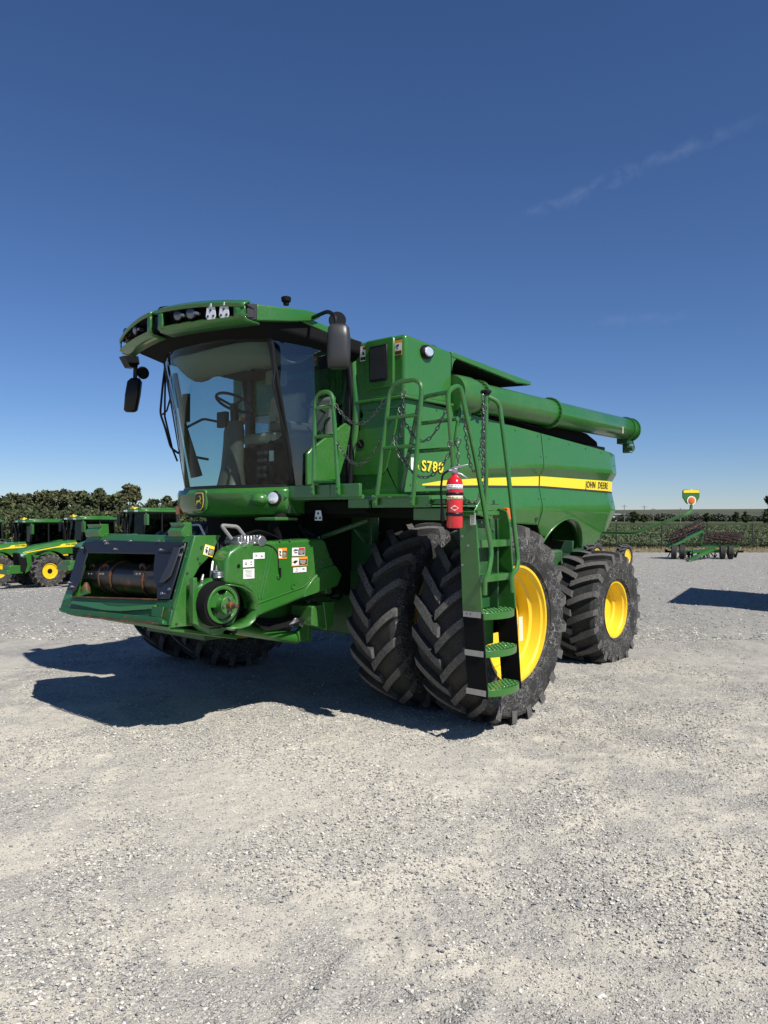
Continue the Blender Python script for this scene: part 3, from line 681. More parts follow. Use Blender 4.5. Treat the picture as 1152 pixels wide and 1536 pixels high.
for px, py in ((316, 469), (336, 467)):
    p = onroof(px, py, .012); mb = MB(); uu = Vector((-.35, 1, 0)).normalized()
    mb.prism([p+uu*a+Vector((0, 0, b)) for a, b in ((-.055, -.03), (-.04, -.06), (.04, -.06), (.055, -.03), (.045, .055), (-.045, .055))], (-.006, 0, 0)); mb.k = 1
    for a, b in ((0, .025), (-.03, -.03), (.03, -.03)): mb.cyl(p+uu*a+Vector((.0, 0, b)), p+uu*a+Vector((.006, .002, b)), .012, 10)
    mb.k = 0; mb.box(p.x-.02, p.x+.01, p.y-.02, p.y+.02, p.z+.055, p.z+.085); mb.build('lamp_bracket', ['alu', 'ink'], roof, .002)
rlamp(onroof(189, 500, -.03, -1), (.9, -.2, -.12), .058); rlamp(onroof(204, 494, -.03, -1), (.9, -.2, -.12), .062)
mb = MB()      # centre hinge gap
p = onroof(243, 487, .0); mb.box(p.x-.25, p.x-.03, CY-.07, CY+.07, 3.82, 3.95); mb.tube(bend([Vector((2.40, CY-.12, 3.98)), Vector((2.44, CY-.06, 4.05)), Vector((2.4, CY+.06, 4.05)), Vector((2.36, CY+.10, 4.0))], .03), .012, 6); mb.build('roof_hinge', 'black', roof, .01)
mb = MB()      # side fairing, left then right
for sg in (1, -1):
    Yo = CY+sg*(RW-.02)
    mb.prism([(2.13, Yo, 3.945), (1.50, Yo, 4.02), (1.36, Yo, 4.02), (1.30, Yo, 3.985), (1.42, Yo, 3.925), (1.7, Yo, 3.865), (2.13, Yo, 3.79)], (0, -.10*sg, 0))
pieces(mb, 'roof_side_fairing', 'green', roof, .014, seg=3)
mb = MB(); mb.prism([(2.24, CY+RW-.03, 3.94), (2.13, CY+RW-.01, 3.94), (2.14, CY+RW-.01, 3.79), (2.24, CY+RW-.03, 3.78)], (0, -.08, 0)); mb.build('fairing_joint', 'fade', roof, .01)
mb = MB()      # black gutter under the roof
def gr(z, e, f): return [Vector((roofx(s)-f, CY+s*(CW+e), z)) for s in np.linspace(-1, 1, 17)]+[Vector((.62, CY+CW+e, z-.06)), Vector((.62, CY-CW-e, z-.06))]
mb.loft([gr(3.70, .03, .42), gr(3.80, .12, .12), gr(3.93, .12, .16)]); mb.build('roof_gutter', 'blackmatte', roof, .02)
mb = MB(); mb.prism([(1.5, CY+CW+.14, 3.90), (.66, CY+CW+.10, 3.80), (.66, CY+CW+.10, 3.86), (.9, CY+CW+.10, 3.93), (1.5, CY+CW+.14, 3.96)], (0, -.4, 0)); mb.build('roof_rear_shell', 'green', roof, .015)
mb = MB(); p = sight(429, 449, Y=.1); mb.lathe([(-.06, .03), (-.02, .035), (-.02, .05), (.02, .055), (.03, .045)], p, (0, 0, 1), 20, True); mb.build('roof_antenna', 'blackmatte', roof)
# mirrors
mb = MB(); c = sight(508, 520, Y=1.25); h = .21
rings = []
for z, a, b in ((-h, .07, .04), (-h+.02, .105, .075), (-h*.4, .112, .09), (h*.4, .112, .09), (h-.03, .10, .08), (h, .075, .05)):
    rings.append([c+Vector((0, 0, z))+Vector((-.656, .755, 0))*(math.copysign(abs(math.cos(t))**.6, math.cos(t))*a)+Vector((.755, .656, 0))*(math.copysign(abs(math.sin(t))**.6, math.sin(t))*b) for t in np.linspace(0, 2*PI, 28, endpoint=False)])
mb.loft(rings); mL = mb.build('side_mirror', 'fade', CH, ang=60)
mb = MB(); mb.tube(bend([Vector((1.42, .80, 3.96)), sight(492, 466, Y=1.1), sight(504, 474, Y=1.25), sight(504, 490, Y=1.25)], .07), .02, 8); mb.build('mirror_arm', 'black', mL)
mb = MB(); mb.lathe([(-.03, .05), (.0, .085), (.02, .08)], sight(506, 480, Y=1.15), (.7, .7, 0), 24, True); mb.build('round_mirror', 'black', mL)
c = sight(199, 592, Y=-1.62); mb = MB(); rings = []
for z, a, b in ((-.20, .05, .03), (-.18, .075, .05), (.0, .085, .06), (.15, .08, .06), (.19, .05, .03)):
    rings.append([c+Vector((0, 0, z))+(RT*(math.copysign(abs(math.cos(t))**.6, math.cos(t))*a))+RT*(z*.14)+FW*(math.copysign(abs(math.sin(t))**.6, math.sin(t))*b) for t in np.linspace(0, 2*PI, 20, endpoint=False)])
mb.loft(rings); mR = mb.build('side_mirror', 'black', CH, ang=60)
mb = MB(); mb.tube([sight(203, 545, Y=-1.6), sight(202, 572, Y=-1.62)], .025, 8); mb.prism([sight(x, y, Y=-1.55) for x, y in ((186, 533), (207, 534), (209, 545), (204, 551), (195, 550))], (0, -.12, 0)); mb.tube([sight(203, 562, Y=-1.6), sight(213, 560, Y=-1.6)], .01, 6); mb.build('mirror_arm', 'black', mR)
mb = MB(); mb.lathe([(0, .075), (.01, .07)], sight(214, 559, Y=-1.6), (.2, 1, 0), 20, True); mb.build('round_mirror', 'black', mR)
# ---- platforms beside the cab
mb = MB()
mb.box(.66, 1.58, .64, 1.62, 2.13, 2.17); mb.box(1.56, 1.60, .62, 1.22, 2.15, 2.275); mb.box(1.56, 1.60, 1.224, 1.60, 2.15, 2.275)
mb.box(.66, 1.50, 1.6, 2.50, 2.08, 2.12); mb.box(1.50, 1.54, 1.40, 1.66, 2.05, 2.145); mb.box(1.50, 1.54, 1.70, 2.36, 2.05, 2.15); mb.box(1.40, 1.44, 2.1, 2.56, 1.94, 2.045)
mb.build('service_platform', 'green', CH, .006)
mb = MB(); mb.box(.8, 1.4, .66, 1.5, 2.0, 2.12); mb.box(.7, 1.2, .7, 2.3, 1.96, 2.06); mb.build('platform_support', 'inside', CH, .008)  # support coloured near-black: the shade under the platform is painted in
p = sight(478, 774, X=1.45); mb = MB(); mb.prism([(1.45, p.y+a, p.z+b) for a, b in ((-.05, -.045), (.05, -.045), (.05, -.02), (.035, .055), (-.035, .055), (-.05, -.02))], (.006, 0, 0)); mb.k = 1
for a, b in ((0, .025), (-.028, -.02), (.028, -.02)): mb.cyl((1.456, p.y+a, p.z+b), (1.462, p.y+a, p.z+b), .012, 10)
mb.build('lamp_bracket', ['alu', 'ink'], CH)
# ---- gates, rails
def gate(P, X, rungs, r=.021, rad=.12, arms=None):
    L = [sight(x, y, X=X) for x, y in P]
    mb = MB(); mb.tube(bend(L, rad, 8), r, 10)
    a, b, c_, d = L[0], L[1], L[-2], L[-1]
    for t in rungs:
        mb.tube([a.lerp(b, t), d.lerp(c_, t)], r*.85, 8)
    for q in (a, d):
        for dz in (.02, .07): mb.cyl(q+Vector((.0, 0, dz)), q+Vector((.035, 0, dz)), .014, 6)
    return mb
gate(((470, 742), (473, 590), (499, 586), (508, 742)), 1.62, (.13, .57, .85), rad=.16).build('cab_gate', 'green', CH)
gate(((564, 757), (586, 575), (634, 567), (619, 757)), 1.56, (.07, .47, .715), rad=.13).build('cab_gate', 'green', CH)
mb = MB(); R_ = .021
mb.tube(bend([sight(602, 742, X=1.32), sight(629, 602, X=1.32), sight(640, 594, X=1.36), sight(673, 588, X=1.46)], .08), R_)
for a, b in (((625, 636), (687, 628)), ((613, 678), (678, 673)), ((604, 741), (672, 739))): mb.tube([sight(*a, X=1.33), sight(*b, X=1.45)], R_*.9)
mb.build('platform_railing', 'green', CH)
# ladder hand rails
YT, YB = 2.60, 2.72
mb = MB()
mb.tube(bend([sight(681, 712, Y=2.56), sight(671, 586, Y=2.56), sight(690, 576, Y=YT), sight(714, 690, Y=2.66), sight(738, 830, Y=YB+.02), sight(733, 858, Y=YB+.05), sight(727, 868, Y=YB+.03), sight(727, 892, Y=YB+.02)], .09, 8), R_)
mb.tube([sight(693, 600, Y=2.56), sight(686, 640, Y=2.54), sight(678, 704, Y=2.54)], R_*.9)
mb.build('ladder_handrail', 'green', CH)
mb = MB()
mb.tube([sight(729, 592, Y=2.52), sight(729, 768, Y=2.52)], R_)
mb.tube(bend([sight(730, 594, Y=2.52), sight(749, 603, Y=2.60), sight(760, 690, Y=2.66), sight(777, 840, Y=YB+.02), sight(776, 852, Y=YB+.04), sight(766, 864, Y=YB+.02), sight(767, 888, Y=YB)], .09, 8), R_)
hr2 = mb.build('ladder_handrail', 'green', CH)
mb = MB(); p = sight(729, 588, Y=2.52); mb.lathe([(-.03, .02), (-.02, .04), (.0, .055), (.015, .05), (.02, .002)], p, (0, 0, 1), 6, True); mb.build('rail_knob', 'black', hr2)
# ---- ladder
LX0, LX1 = .70, 1.22
def board(x, t=.02):
    g = MB(); k = MB()
    yo = lambda z: 2.74-(z-.47)*.075; yi = lambda z: 2.52-(z-.47)*.05
    g.prism([(x, yi(1.14), 1.14), (x, yo(1.14), 1.14), (x, yo(1.9), 1.9), (x, yo(1.9)-.03, 2.02), (x, yi(1.9)+.06, 2.05), (x, yi(1.9), 1.98)], (t, 0, 0))
    k.prism([(x, yi(.44)+.02, .44), (x, yo(.44), .42), (x, yo(1.14), 1.14), (x, yi(1.14), 1.14)], (t*.7, 0, 0))
    return g, k, yi, yo
mb, k_, yi, yo = board(LX1)
lad = mb.build('ladder_frame', 'green', CH, .006); k_.build('ladder_skirt', 'blackmatte', lad)
mb, k_, _, _ = board(LX0-.02); mb.build('ladder_frame', 'green', CH, .006); k_.build('ladder_skirt', 'blackmatte', lad)
mb = MB()
for z in (1.13, .80, .47):
    mb.prism([(LX1+.018, yi(z)+.01, z-.025), (LX1+.018, yo(z)-.01, z-.025), (LX1+.018, yo(z)-.01, z+.025), (LX1+.018, yi(z)+.01, z+.025)], (.006, 0, 0))
    for y in (yi(z)+.04, yi(z)+.08, yo(z)-.05): mb.cyl((LX1+.024, y, z), (LX1+.03, y, z), .010, 8)
pieces(mb, 'skirt_clip', 'steel', lad)
for z in (.47, .80, 1.12):
    mb = MB(); cx = (LX0+LX1)/2; y0 = yo(z)-.16; hw = (LX1-LX0)/2-.004
    out = [(cx+hw, y0), (cx-hw, y0), (cx-hw, y0+.14)]+[(cx-hw+2*hw*t, y0+.14+.10*math.sin(PI*t)**.7) for t in np.linspace(.06, .94, 12)]+[(cx+hw, y0+.14)]
    mb.prism([(x, y, z-.035) for x, y in out], (0, 0, .06))
    for i in range(9):   # raised grip rims
        for j in range(4):
            x = cx-hw*.82+i*hw*.205; y = y0+.03+j*.05
            if j == 3 and i in (0, 8): continue
            mb.lathe([(0, .016), (.008, .013), (.008, .008), (.002, .006)], (x, y, z+.025), (0, 0, 1), 8)
    mb.build('ladder_step', 'green', CH, .004)
for z in (1.43, 1.73):
    mb = MB(); mb.box(LX0, LX1, yo(z)-.20, yo(z)-.01, z-.03, z+.035); mb.build('ladder_step', 'green', CH, .006)
mb = MB(); mb.box(LX0, LX1, 2.50, 2.515, 1.15, 1.95); mb.box(LX0+.13, LX0+.15, 2.50, 2.60, 1.15, 1.7); mb.build('ladder_back_plate', 'greendark', lad, .004)
mb = MB(); mb.prism([(LX0+.1, 2.5, .82), (LX0+.4, 2.5, .82), (LX0+.4, 2.5, 1.0), (LX0+.3, 2.5, 1.12), (LX0+.1, 2.5, 1.12)], (0, .02, 0)); mb.build('step_gusset', 'green', lad)
mb = MB(); mb.box(.95, 1.0, 2.51, 2.53, .40, .82); mb.build('ladder_strap', 'fade', lad)
p = sight(715, 785, Y=2.64); decal(lad, (LX1+.022, 2.60, 1.95), (0, 1, 0), (0, 0, 1), .055, .10, 'wt')
mb = MB(); mb.k = 4; slab(mb, (1.06, 2.528, 1.42), (-1, 0, 0), (0, 0, 1), .06, .22); mb.k = 1
for k in range(3): slab(mb, (1.06, 2.528, 1.42), (-1, 0, 0), (0, 0, 1), .04, .04, 0, -.07+k*.07, .001, .002)
mb.build('warning_decal', ['white', 'ink', 'orange', 'redd', 'yel2'], lad)
mb = MB(); mb.k = 0; mb.box(LX1-.03, LX1-.002, 2.53, 2.60, 1.78, 1.92); mb.build('step_sticker', 'yel2', lad)
mb = MB(); mb.box(LX0-.12, LX0-.05, 2.52, 2.58, 1.94, 2.05); mb.build('amber_side_lamp', 'amber', lad, .008)
mb = MB(); bolts(mb, [(LX1+.02, yi(1.8)+dy, z) for dy, z in ((.04, 1.55), (.04, 1.8), (.1, 1.72), (.14, 1.9), (.03, 1.95))], (1, 0, 0), .011, .01); bolts(mb, [(x, 2.516, z) for x, z in ((.8, 1.85), (.85, 1.7), (1.1, 1.83), (1.0, 1.92))], (0, 1, 0), .012, .012); pieces(mb, 'ladder_bolt', 'steel', lad)
mb = MB(); mb.box(.85, 1.25, 2.1, 2.62, 1.98, 2.02); mb.prism([(1.1, 2.5, 2.02), (.8, 2.5, 2.02), (.85, 2.5, 2.12), (1.0, 2.5, 2.13)], (0, .02, 0)); mb.build('ladder_top_mount', 'green', CH, .008)
# ---- chains
def chain(P, name='safety_chain'):
    P = [Vector(p) for p in P]; mb = MB(); seg = [(P[i+1]-P[i]).length for i in range(len(P)-1)]; L = sum(seg); n = max(int(L/.040), 2)
    def at(d):
        for i, s in enumerate(seg):
            if d <= s or i == len(seg)-1: return P[i].lerp(P[i+1], min(d/s, 1)), (P[i+1]-P[i]).normalized()
            d -= s
    for i in range(n):
        c, t = at((i+.5)*L/n); a = t.orthogonal().normalized(); b = t.cross(a); w = a if i % 2 else b
        mb.tube([c+t*(.026*math.cos(q))+w*(.013*math.sin(q)) for q in np.linspace(0, 2*PI, 9, endpoint=False)], .0048, 5, closed=True)
    return mb.build(name, 'chain', CH)
def cat(a, b, sag, n=16): return [Vector(a).lerp(Vector(b), t)+Vector((0, 0, -4*sag*t*(1-t))) for t in np.linspace(0, 1, n)]
chain(cat(sight(503, 606, X=1.62), sight(577, 599, X=1.56), .20)); chain(cat(sight(505, 661, X=1.62), sight(571, 660, X=1.56), .22))
chain(cat(sight(599, 612, X=1.56), sight(672, 606, X=1.5), .30)); chain(cat(sight(592, 663, X=1.56), sight(680, 668, X=1.5), .29))
chain([sight(604, 590, X=1.4), sight(607, 615, X=1.4), sight(601, 655, X=1.4)]); chain(cat(sight(592, 655, X=1.4), sight(612, 680, X=1.4), .12))
chain(cat(sight(696, 625, Y=2.55), sight(726, 625, Y=2.52), .48)); chain([sight(724, 592, Y=2.53), sight(725, 650, Y=2.53), sight(724, 730, Y=2.53)])
chain(cat(sight(696, 745, Y=2.55), sight(726, 728, Y=2.55), .10)); chain([sight(687, 663, Y=2.56), sight(687, 705, Y=2.57)])
mb = MB()
for px, py, kk in ((675, 666, 1), (688, 661, 1), (605, 588, 0), (592, 658, 0), (727, 612, 1)):
    p = sight(px, py, Y=2.58) if kk else sight(px, py, X=1.5); mb.tube([p+RT*.02*math.cos(a)+Vector((0, 0, .026*math.sin(a))) for a in np.linspace(0, 2*PI, 12, endpoint=False)], .005, 5, closed=True)
pieces(mb, 'chain_hook', 'chain', CH)
# ---- feeder house
FN0 = Vector((3.0, .72, 1.04)); top = Vector((2.73, .72, 1.80)); upv = (top-FN0).normalized(); fn = Vector((0, 1, 0)).cross(upv).normalized()
if fn.x < 0: fn = -fn
PL = (FN0, fn)
def k3(x, y, off=0):
    return sight(80+x/3.84, 720+y/3.84, plane=(FN0+fn*off, fn))
def fplate(pts, th, off=0): 
    m = MB(); m.prism([k3(x, y, 0)+fn*off for x, y in pts], fn*-th); return m
Bdy = [(2.98, 1.06), (2.72, 1.80), (2.3, 1.83), (1.2, 1.85), (.9, 1.3), (1.3, 1.0), (2.2, .85), (2.9, .95)]
mb = MB()    # shell of the throat: top, bottom, inner sides (hollow)
yL, yR = CY+.99, CY-.97
mb.prism([(2.70, yR, 1.80), (2.70, yL, 1.80), (2.70, yL, 1.76), (2.70, yR, 1.76)], (-.16, 0, -.03))
mb.prism([(2.54, yR, 1.73), (2.54, yL, 1.73), (2.15, yL, 1.58), (2.15, yR, 1.58)], (0, 0, -.02))
mb.prism([(2.2, CY-.75, 1.60), (2.2, CY+.75, 1.60), (2.2, CY+.75, .85), (2.2, CY-.75, .85)], (-1.1, 0, .0))
mb.prism([(3.0, yR, 1.04), (3.0, yL, 1.04), (2.2, yL-.1, .86), (2.2, yR+.1, .86)], (0, 0, -.04))
mb.prism([(2.98, yR, 1.04), (2.70, yR, 1.78), (2.5, yR, 1.74), (2.2, yR, 1.58), (2.2, yR, .86)], (0, .04, 0))
fh = mb.build('feeder_house', 'green', CH, .012)
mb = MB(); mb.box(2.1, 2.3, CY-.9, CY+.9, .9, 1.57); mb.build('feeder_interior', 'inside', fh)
fplate([(205, 318), (818, 318), (806, 362), (195, 368)], .05, .012).build('face_top_beam', 'green', fh, .006)
fplate([(60, 690), (118, 672), (612, 690), (700, 690), (672, 838), (640, 835), (110, 778), (42, 748)], .06, .010).build('face_bottom_beam', 'wornbeam', fh, .008)
fplate([(100, 745), (640, 800), (664, 815), (664, 840), (112, 780), (62, 756), (66, 742)], .05, .06).build('face_bottom_lip', 'wornbeam', fh, .008)
fplate([(125, 700), (290, 712), (330, 728), (400, 735), (606, 722), (608, 745), (400, 762), (300, 756), (120, 716)], .02, .035).build('face_bottom_rib', 'green', fh, .006)
fplate([(125, 672), (612, 688), (612, 696), (125, 680)], .08, .03).build('rusted_edge', 'rust', fh, .003)
fplate([(586, 735), (655, 735), (640, 800), (585, 790)], .012, .035).build('corner_plate', 'wornbeam', fh, .003)
fplate([(205, 318), (150, 430), (108, 560), (60, 690), (98, 700), (150, 560), (200, 368)], .05, .010).build('face_left_post', 'green', fh, .006)
fplate([(785, 340), (825, 318), (700, 740), (668, 760), (690, 690)], .05, .011).build('face_right_post', 'green', fh, .006)
fplate([(200, 790), (420, 812), (640, 833), (640, 842), (420, 822), (200, 798)], .012, .075).build('worn_edge', 'rust', fh, .001)
fplate([(812, 325), (824, 322), (700, 735), (688, 735)], .012, .022).build('worn_edge', 'wornbeam', fh, .002)
mb = MB()
for poly in ([(190, 362), (300, 350), (775, 365), (765, 420), (700, 440), (600, 432), (210, 425), (185, 440)], [(190, 362), (215, 420), (195, 470), (178, 560), (155, 610), (140, 645), (92, 640), (120, 540), (150, 430)], [(775, 365), (600, 432), (592, 500), (590, 560), (612, 640), (612, 690), (680, 690), (720, 560)]):
    mb.prism([k3(x, y, 0)+fn*.030 for x, y in poly], fn*-.02)
mb.build('rubber_liner', mat('navy_black_rubber', (.010, .011, .016), .42), fh, .008)
mb = MB(); mb.prism([k3(x, y)+fn*o for x, y, o in ((715, 395, .045), (755, 395, .045), (700, 560, .05), (665, 600, .06), (632, 600, .05), (680, 500, .05))], fn*-.02); mb.build('liner_flap', 'fade', fh, .012, seg=3)
mb = MB(); bolts(mb, [k3(x, y)+fn*.032 for x, y in ((314, 358), (462, 358), (626, 358), (180, 398), (636, 410), (322, 372), (372, 405), (765, 395), (750, 440), (688, 636), (645, 660), (108, 596), (124, 620))], fn, .014, .012, 8); pieces(mb, 'liner_bolt', 'steel', fh)
mb = MB()
for x in (250, 728):
    a = k3(x-38, 325); b = k3(x+42, 325)
    sec = [(0, -.02), (.05, .0), (.06, .05), (.02, .09), (.04, .125), (-.05, .125), (-.06, .0)]
    mb.prism([a+Vector((q, 0, h)) for q, h in sec], b-a)
pieces(mb, 'lift_hook', 'green', fh, .006)
mb = MB(); mb.tube(bend([k3(690, 262)+Vector((-.2, 0, 0)), k3(735, 258)+Vector((-.2, 0, 0)), k3(815, 315)+Vector((-.1, 0, 0))], .05), .01, 6); mb.build('rod', 'steel', fh)
# drum inside
dc = [k3(x, y, -.22) for x, y in ((190, 540), (640, 545))]; d0 = Vector((dc[0].x, CY-.72, dc[0].z)); d1 = Vector((d0.x, CY+.72, d0.z))
mb = MB(); mb.cyl(d0, d1, .155, 36); drum = mb.build('feed_drum', 'rustdrum', CH)
mb = MB()
for y in (-.55, -.33, .25): mb.lathe([(-.010, .153), (-.010, .170), (.010, .170), (.010, .153)], (d0.x, CY+y, d0.z), (0, 1, 0), 36)
pieces(mb, 'drum_ring', 'rust', drum)
mb = MB()
for xa, xb in ((170, 325), (462, 585)):
    a = k3(xa, 520, -.05); b = k3(xb, 524, -.05); mb.prism([a, b, b+Vector((0, 0, -.085)), a+Vector((0, 0, -.085))], (-.01, 0, 0)); mb.prism([a, b, b+Vector((-.05, 0, 0)), a+Vector((-.05, 0, 0))], (0, 0, -.008))
slt = pieces(mb, 'conveyor_slat', 'fade', CH)[0]
mb = MB(); bolts(mb, [k3(x, 541, -.04) for x in (205, 222, 275, 290, 484, 502)], (1, 0, 0), .012, .01); pieces(mb, 'slat_bolt', 'steel', slt)
mb = MB(); 
for x in (236, 315, 525): 
    a = k3(x, 505, -.10); mb.tube(bend([a+Vector((0, -.05, -.06)), a+Vector((.02, -.03, .03)), a+Vector((.02, .04, .03)), a+Vector((0, .05, -.06))], .03), .016, 6)
pieces(mb, 'chain_link', 'rust', slt)
mb = MB(); p = k3(190, 630, -.05); mb.lathe([(0, .015), (.05, .04), (.11, .045)], p+Vector((0, 0, .07)), (0, 0, -1), 16, True); mb.build('shear_cone', 'rust', fh)
mb = MB(); mb.prism([k3(x, y, -.02) for x, y in ((165, 610), (205, 650), (165, 665), (150, 640))], fn*-.02); mb.build('inner_gusset', 'green', fh)
# left side plate
mb = MB(); mb.prism([sight(x, y, Y=.725) for x, y in ((292, 803), (332, 803), (322, 822), (312, 838), (300, 850), (290, 868), (285, 890), (288, 915), (292, 938), (256, 942))], (0, -.04, 0)); sp = mb.build('feeder_side_plate', 'green', CH, .008)
p = sight(313, 826, Y=.727); decal(sp, p, (-1, 0, -.28), (-.28, 0, 1), .105, .095, 'y1')
mb = MB(); mb.prism([sight(x, y, Y=.727) for x, y in ((301, 820), (304, 818), (303, 824), (301, 825))], (0, .003, 0)); mb.k = 0
for x, y in ((265, 936), (300, 845), (297, 838), (281, 860)): pp_ = sight(x, y, Y=.727); mb.cyl(pp_, pp_+Vector((0, .003, 0)), .012, 10)
pieces(mb, 'plate_hole', 'ink', sp)
# variable speed sheave + drum
cc = sight(322, 908, Y=.80); mb = MB(); mb.lathe([(-.08, .24), (.0, .25), (.03, .245), (.04, .20), (.04, .0)], cc, (0, 1, 0), 40); sheave = mb.build('drive_sheave', 'green', CH, ang=40)
c2 = sight(329, 906, Y=.90)
mb = MB(); mb.lathe([(-.07, .16), (-.07, .200), (.045, .190), (.045, .16)], c2, (0, 1, 0), 40); mb.build('drive_belt', 'blackmatte', sheave)
mb = MB(); mb.lathe([(.02, .145), (.055, .166), (.064, .157), (.060, .132), (.022, .124)], c2, (0, 1, 0), 48)
mb.lathe([(.016, .126), (.016, .085), (.045, .070), (.115, .062), (.12, .078), (.135, .078), (.137, .04)], c2, (0, 1, 0), 40, True)
for k in range(3):      # webs between hub and rim
    a = 2*PI*k/3+.5; mb.prism([c2+Vector((math.cos(a+b)*r, .018, math.sin(a+b)*r)) for b, r in ((-.9, .06), (.9, .06), (.62, .130), (0, .134), (-.62, .130))], (0, .030, 0))
mb.build('sheave_face', 'green', sheave, .004)
mb = MB()
for k in range(3):
    a = 2*PI*k/3+.5+PI/3; mb.prism([c2+Vector((math.cos(a+b)*r, .018, math.sin(a+b)*r)) for b, r in ((-.30, .085), (0, .082), (.30, .085), (.36, .120), (.1, .122), (-.1, .122), (-.36, .120))], (0, .003, 0))
pieces(mb, 'sheave_opening', 'inside', sheave)
mb = MB(); mb.cyl(c2+Vector((0, .12, 0)), c2+Vector((0, .19, 0)), .030, 16); mb.cyl(c2+Vector((0, .19, 0)), c2+Vector((0, .25, 0)), .018, 16); mb.build('drive_shaft', 'rust', sheave, .004)
mb = MB(); bolts(mb, [c2+Vector((math.cos(a)*.060, .135, math.sin(a)*.060)) for a in np.linspace(0, 2*PI, 4, endpoint=False)], (0, 1, 0), .012, .02); pieces(mb, 'hub_bolt', 'steel', sheave)
# shield with decals
SY = .93
sh_ = [(339, 841), (345, 828), (362, 816), (378, 813), (412, 812), (482, 807), (489, 811), (497, 835), (512, 863), (506, 879), (456, 897), (420, 912), (387, 925), (386, 905), (378, 888), (366, 880), (350, 877), (338, 876)]
mb = MB(); mb.prism([sight(x, y, Y=SY) for x, y in sh_], (0, -.22, 0)); shd = mb.build('drive_shield', 'green', CH, .03, seg=4)
mb = MB()   # rolled guard behind the sheave
arc = [(338, 877), (352, 878), (366, 881), (378, 889), (386, 903), (387, 915), (383, 930), (375, 938), (362, 942), (340, 943)]
A = [sight(x, y, Y=SY+.02) for x, y in arc]; mb.grid([[a, a+Vector((-.03, -.26, .01))] for a in A]); mb.build('sheave_guard', 'green', shd, thick=.012, ang=60)
def onSH(px, py): return sight(px, py, Y=SY+.002)
mb = MB(); a, b = onSH(404, 822), onSH(388, 898)
for o_ in (0, .035): mb.tube([a+Vector((-o_, 0, 0)), b+Vector((-o_, 0, 0))], .008, 6)
mb.tube([onSH(386, 925), onSH(387, 905), onSH(456, 880), onSH(480, 858), onSH(497, 838)], .007, 6)
pieces(mb, 'pressed_rib', 'green', shd)
mb = MB(); mb.prism([sight(x, y, Y=SY+.012) for x, y in ((456, 896), (506, 879), (513, 862), (503, 848), (487, 852), (470, 868), (458, 885))], (0, -.02, 0)); mb.build('shield_rear_plate', 'green', shd, .005)
for px, py, w_, h_, stl in ((372.5, 845, .125, .068, 'w2'), (373, 860.5, .125, .088, 'wt'), (388, 833.5, .135, .056, 'w2'), (423.5, 830, .105, .10, 'o1'), (447.5, 827.5, .165, .078, 'r1'), (449, 842, .205, .086, 'o2'), (449.5, 854.5, .17, .048, 'w2')):
    decal(shd, onSH(px, py), (-1, 0, 0), (0, 0, 1), w_, h_, stl)
mb = MB(); p = onSH(440, 879); mb.lathe([(0, .028), (.006, .03), (.006, .018), (-.004, .016)], p, (0, 1, 0), 16); p = onSH(418, 865); mb.lathe([(0, .022), (.008, .022), (.008, .008)], p, (0, 1, 0), 12, True); mb.build('shield_latch', 'green', shd)
mb = MB(); p = onSH(358, 849); mb.cyl(p, p+Vector((0, .004, 0)), .018, 8); p = onSH(419, 858); mb.box(p.x-.008, p.x+.008, p.y, p.y+.02, p.z-.05, p.z+.04); mb.tube(bend([onSH(380, 817), onSH(405, 817), onSH(417, 828), onSH(418, 856)], .06), .006, 6); mb.build('latch_pull', 'black', shd)
mb = MB(); bolts(mb, [onSH(x, y) for x, y in ((487, 842), (490, 857), (398, 811), (420, 811), (435, 810), (478, 806), (483, 843))], (0, 1, 0), .010, .01); pieces(mb, 'shield_bolt', 'steel', shd)
# multi-coupler
mb = MB(); c = sight(362, 815, Y=.80)
mb.box(c.x-.16, c.x+.10, .70, .88, c.z-.06, c.z+.06); mb.box(c.x-.05, c.x+.12, .72, .92, c.z-.09, c.z+.02); mb.cyl((c.x-.13, .86, c.z+.02), (c.x-.13, .94, c.z+.02), .05, 16)
for k in range(6): mb.cyl((c.x-.1+.04*k, .88, c.z-.03+.03*(k % 2)), (c.x-.1+.04*k, .93, c.z-.03+.03*(k % 2)), .017, 10)
for k in range(7): x = c.x-.14+.035*k; mb.box(x-.008, x+.008, .84, .90, c.z-.07, c.z+.075)
mc = mb.build('hydraulic_coupler', 'steel', CH, .008)
mb = MB(); mb.tube(bend([sight(347, 808, Y=.82), sight(332, 788, Y=.82), sight(356, 790, Y=.82), sight(369, 807, Y=.82)], .03), .017, 8); mb.build('coupler_handle', mat('grey_handle', (.22, .22, .22), .5), mc)
mb = MB()
for k in range(9):
    a = sight(random.uniform(326, 348), random.uniform(808, 830), Y=.72); b = sight(random.uniform(322, 340), random.uniform(845, 880), Y=.70); mb.tube(bend([a, (a+b)/2+Vector((random.uniform(-.05, .05), .05, 0)), b], .1), random.uniform(.008, .014), 6)
pieces(mb, 'hydraulic_hose', 'black', fh)
mb = MB()
for (x0, y0, x1, y1) in ((327, 838, 321, 872), (305, 862, 301, 878), (319, 842, 316, 868)):
    mb.tube([sight(x0, y0, Y=.78), sight((x0+x1)/2, (y0+y1)/2, Y=.80), sight(x1, y1, Y=.78)], [.009, .014, .009], 8)
p = sight(327, 866, Y=.85)
mb.tube([p+Vector((.04*math.cos(a), .04*math.sin(a), .0022*a)) for a in np.linspace(0, 8*PI, 60)], .008, 6); pieces(mb, 'tension_spring', 'steel', fh)
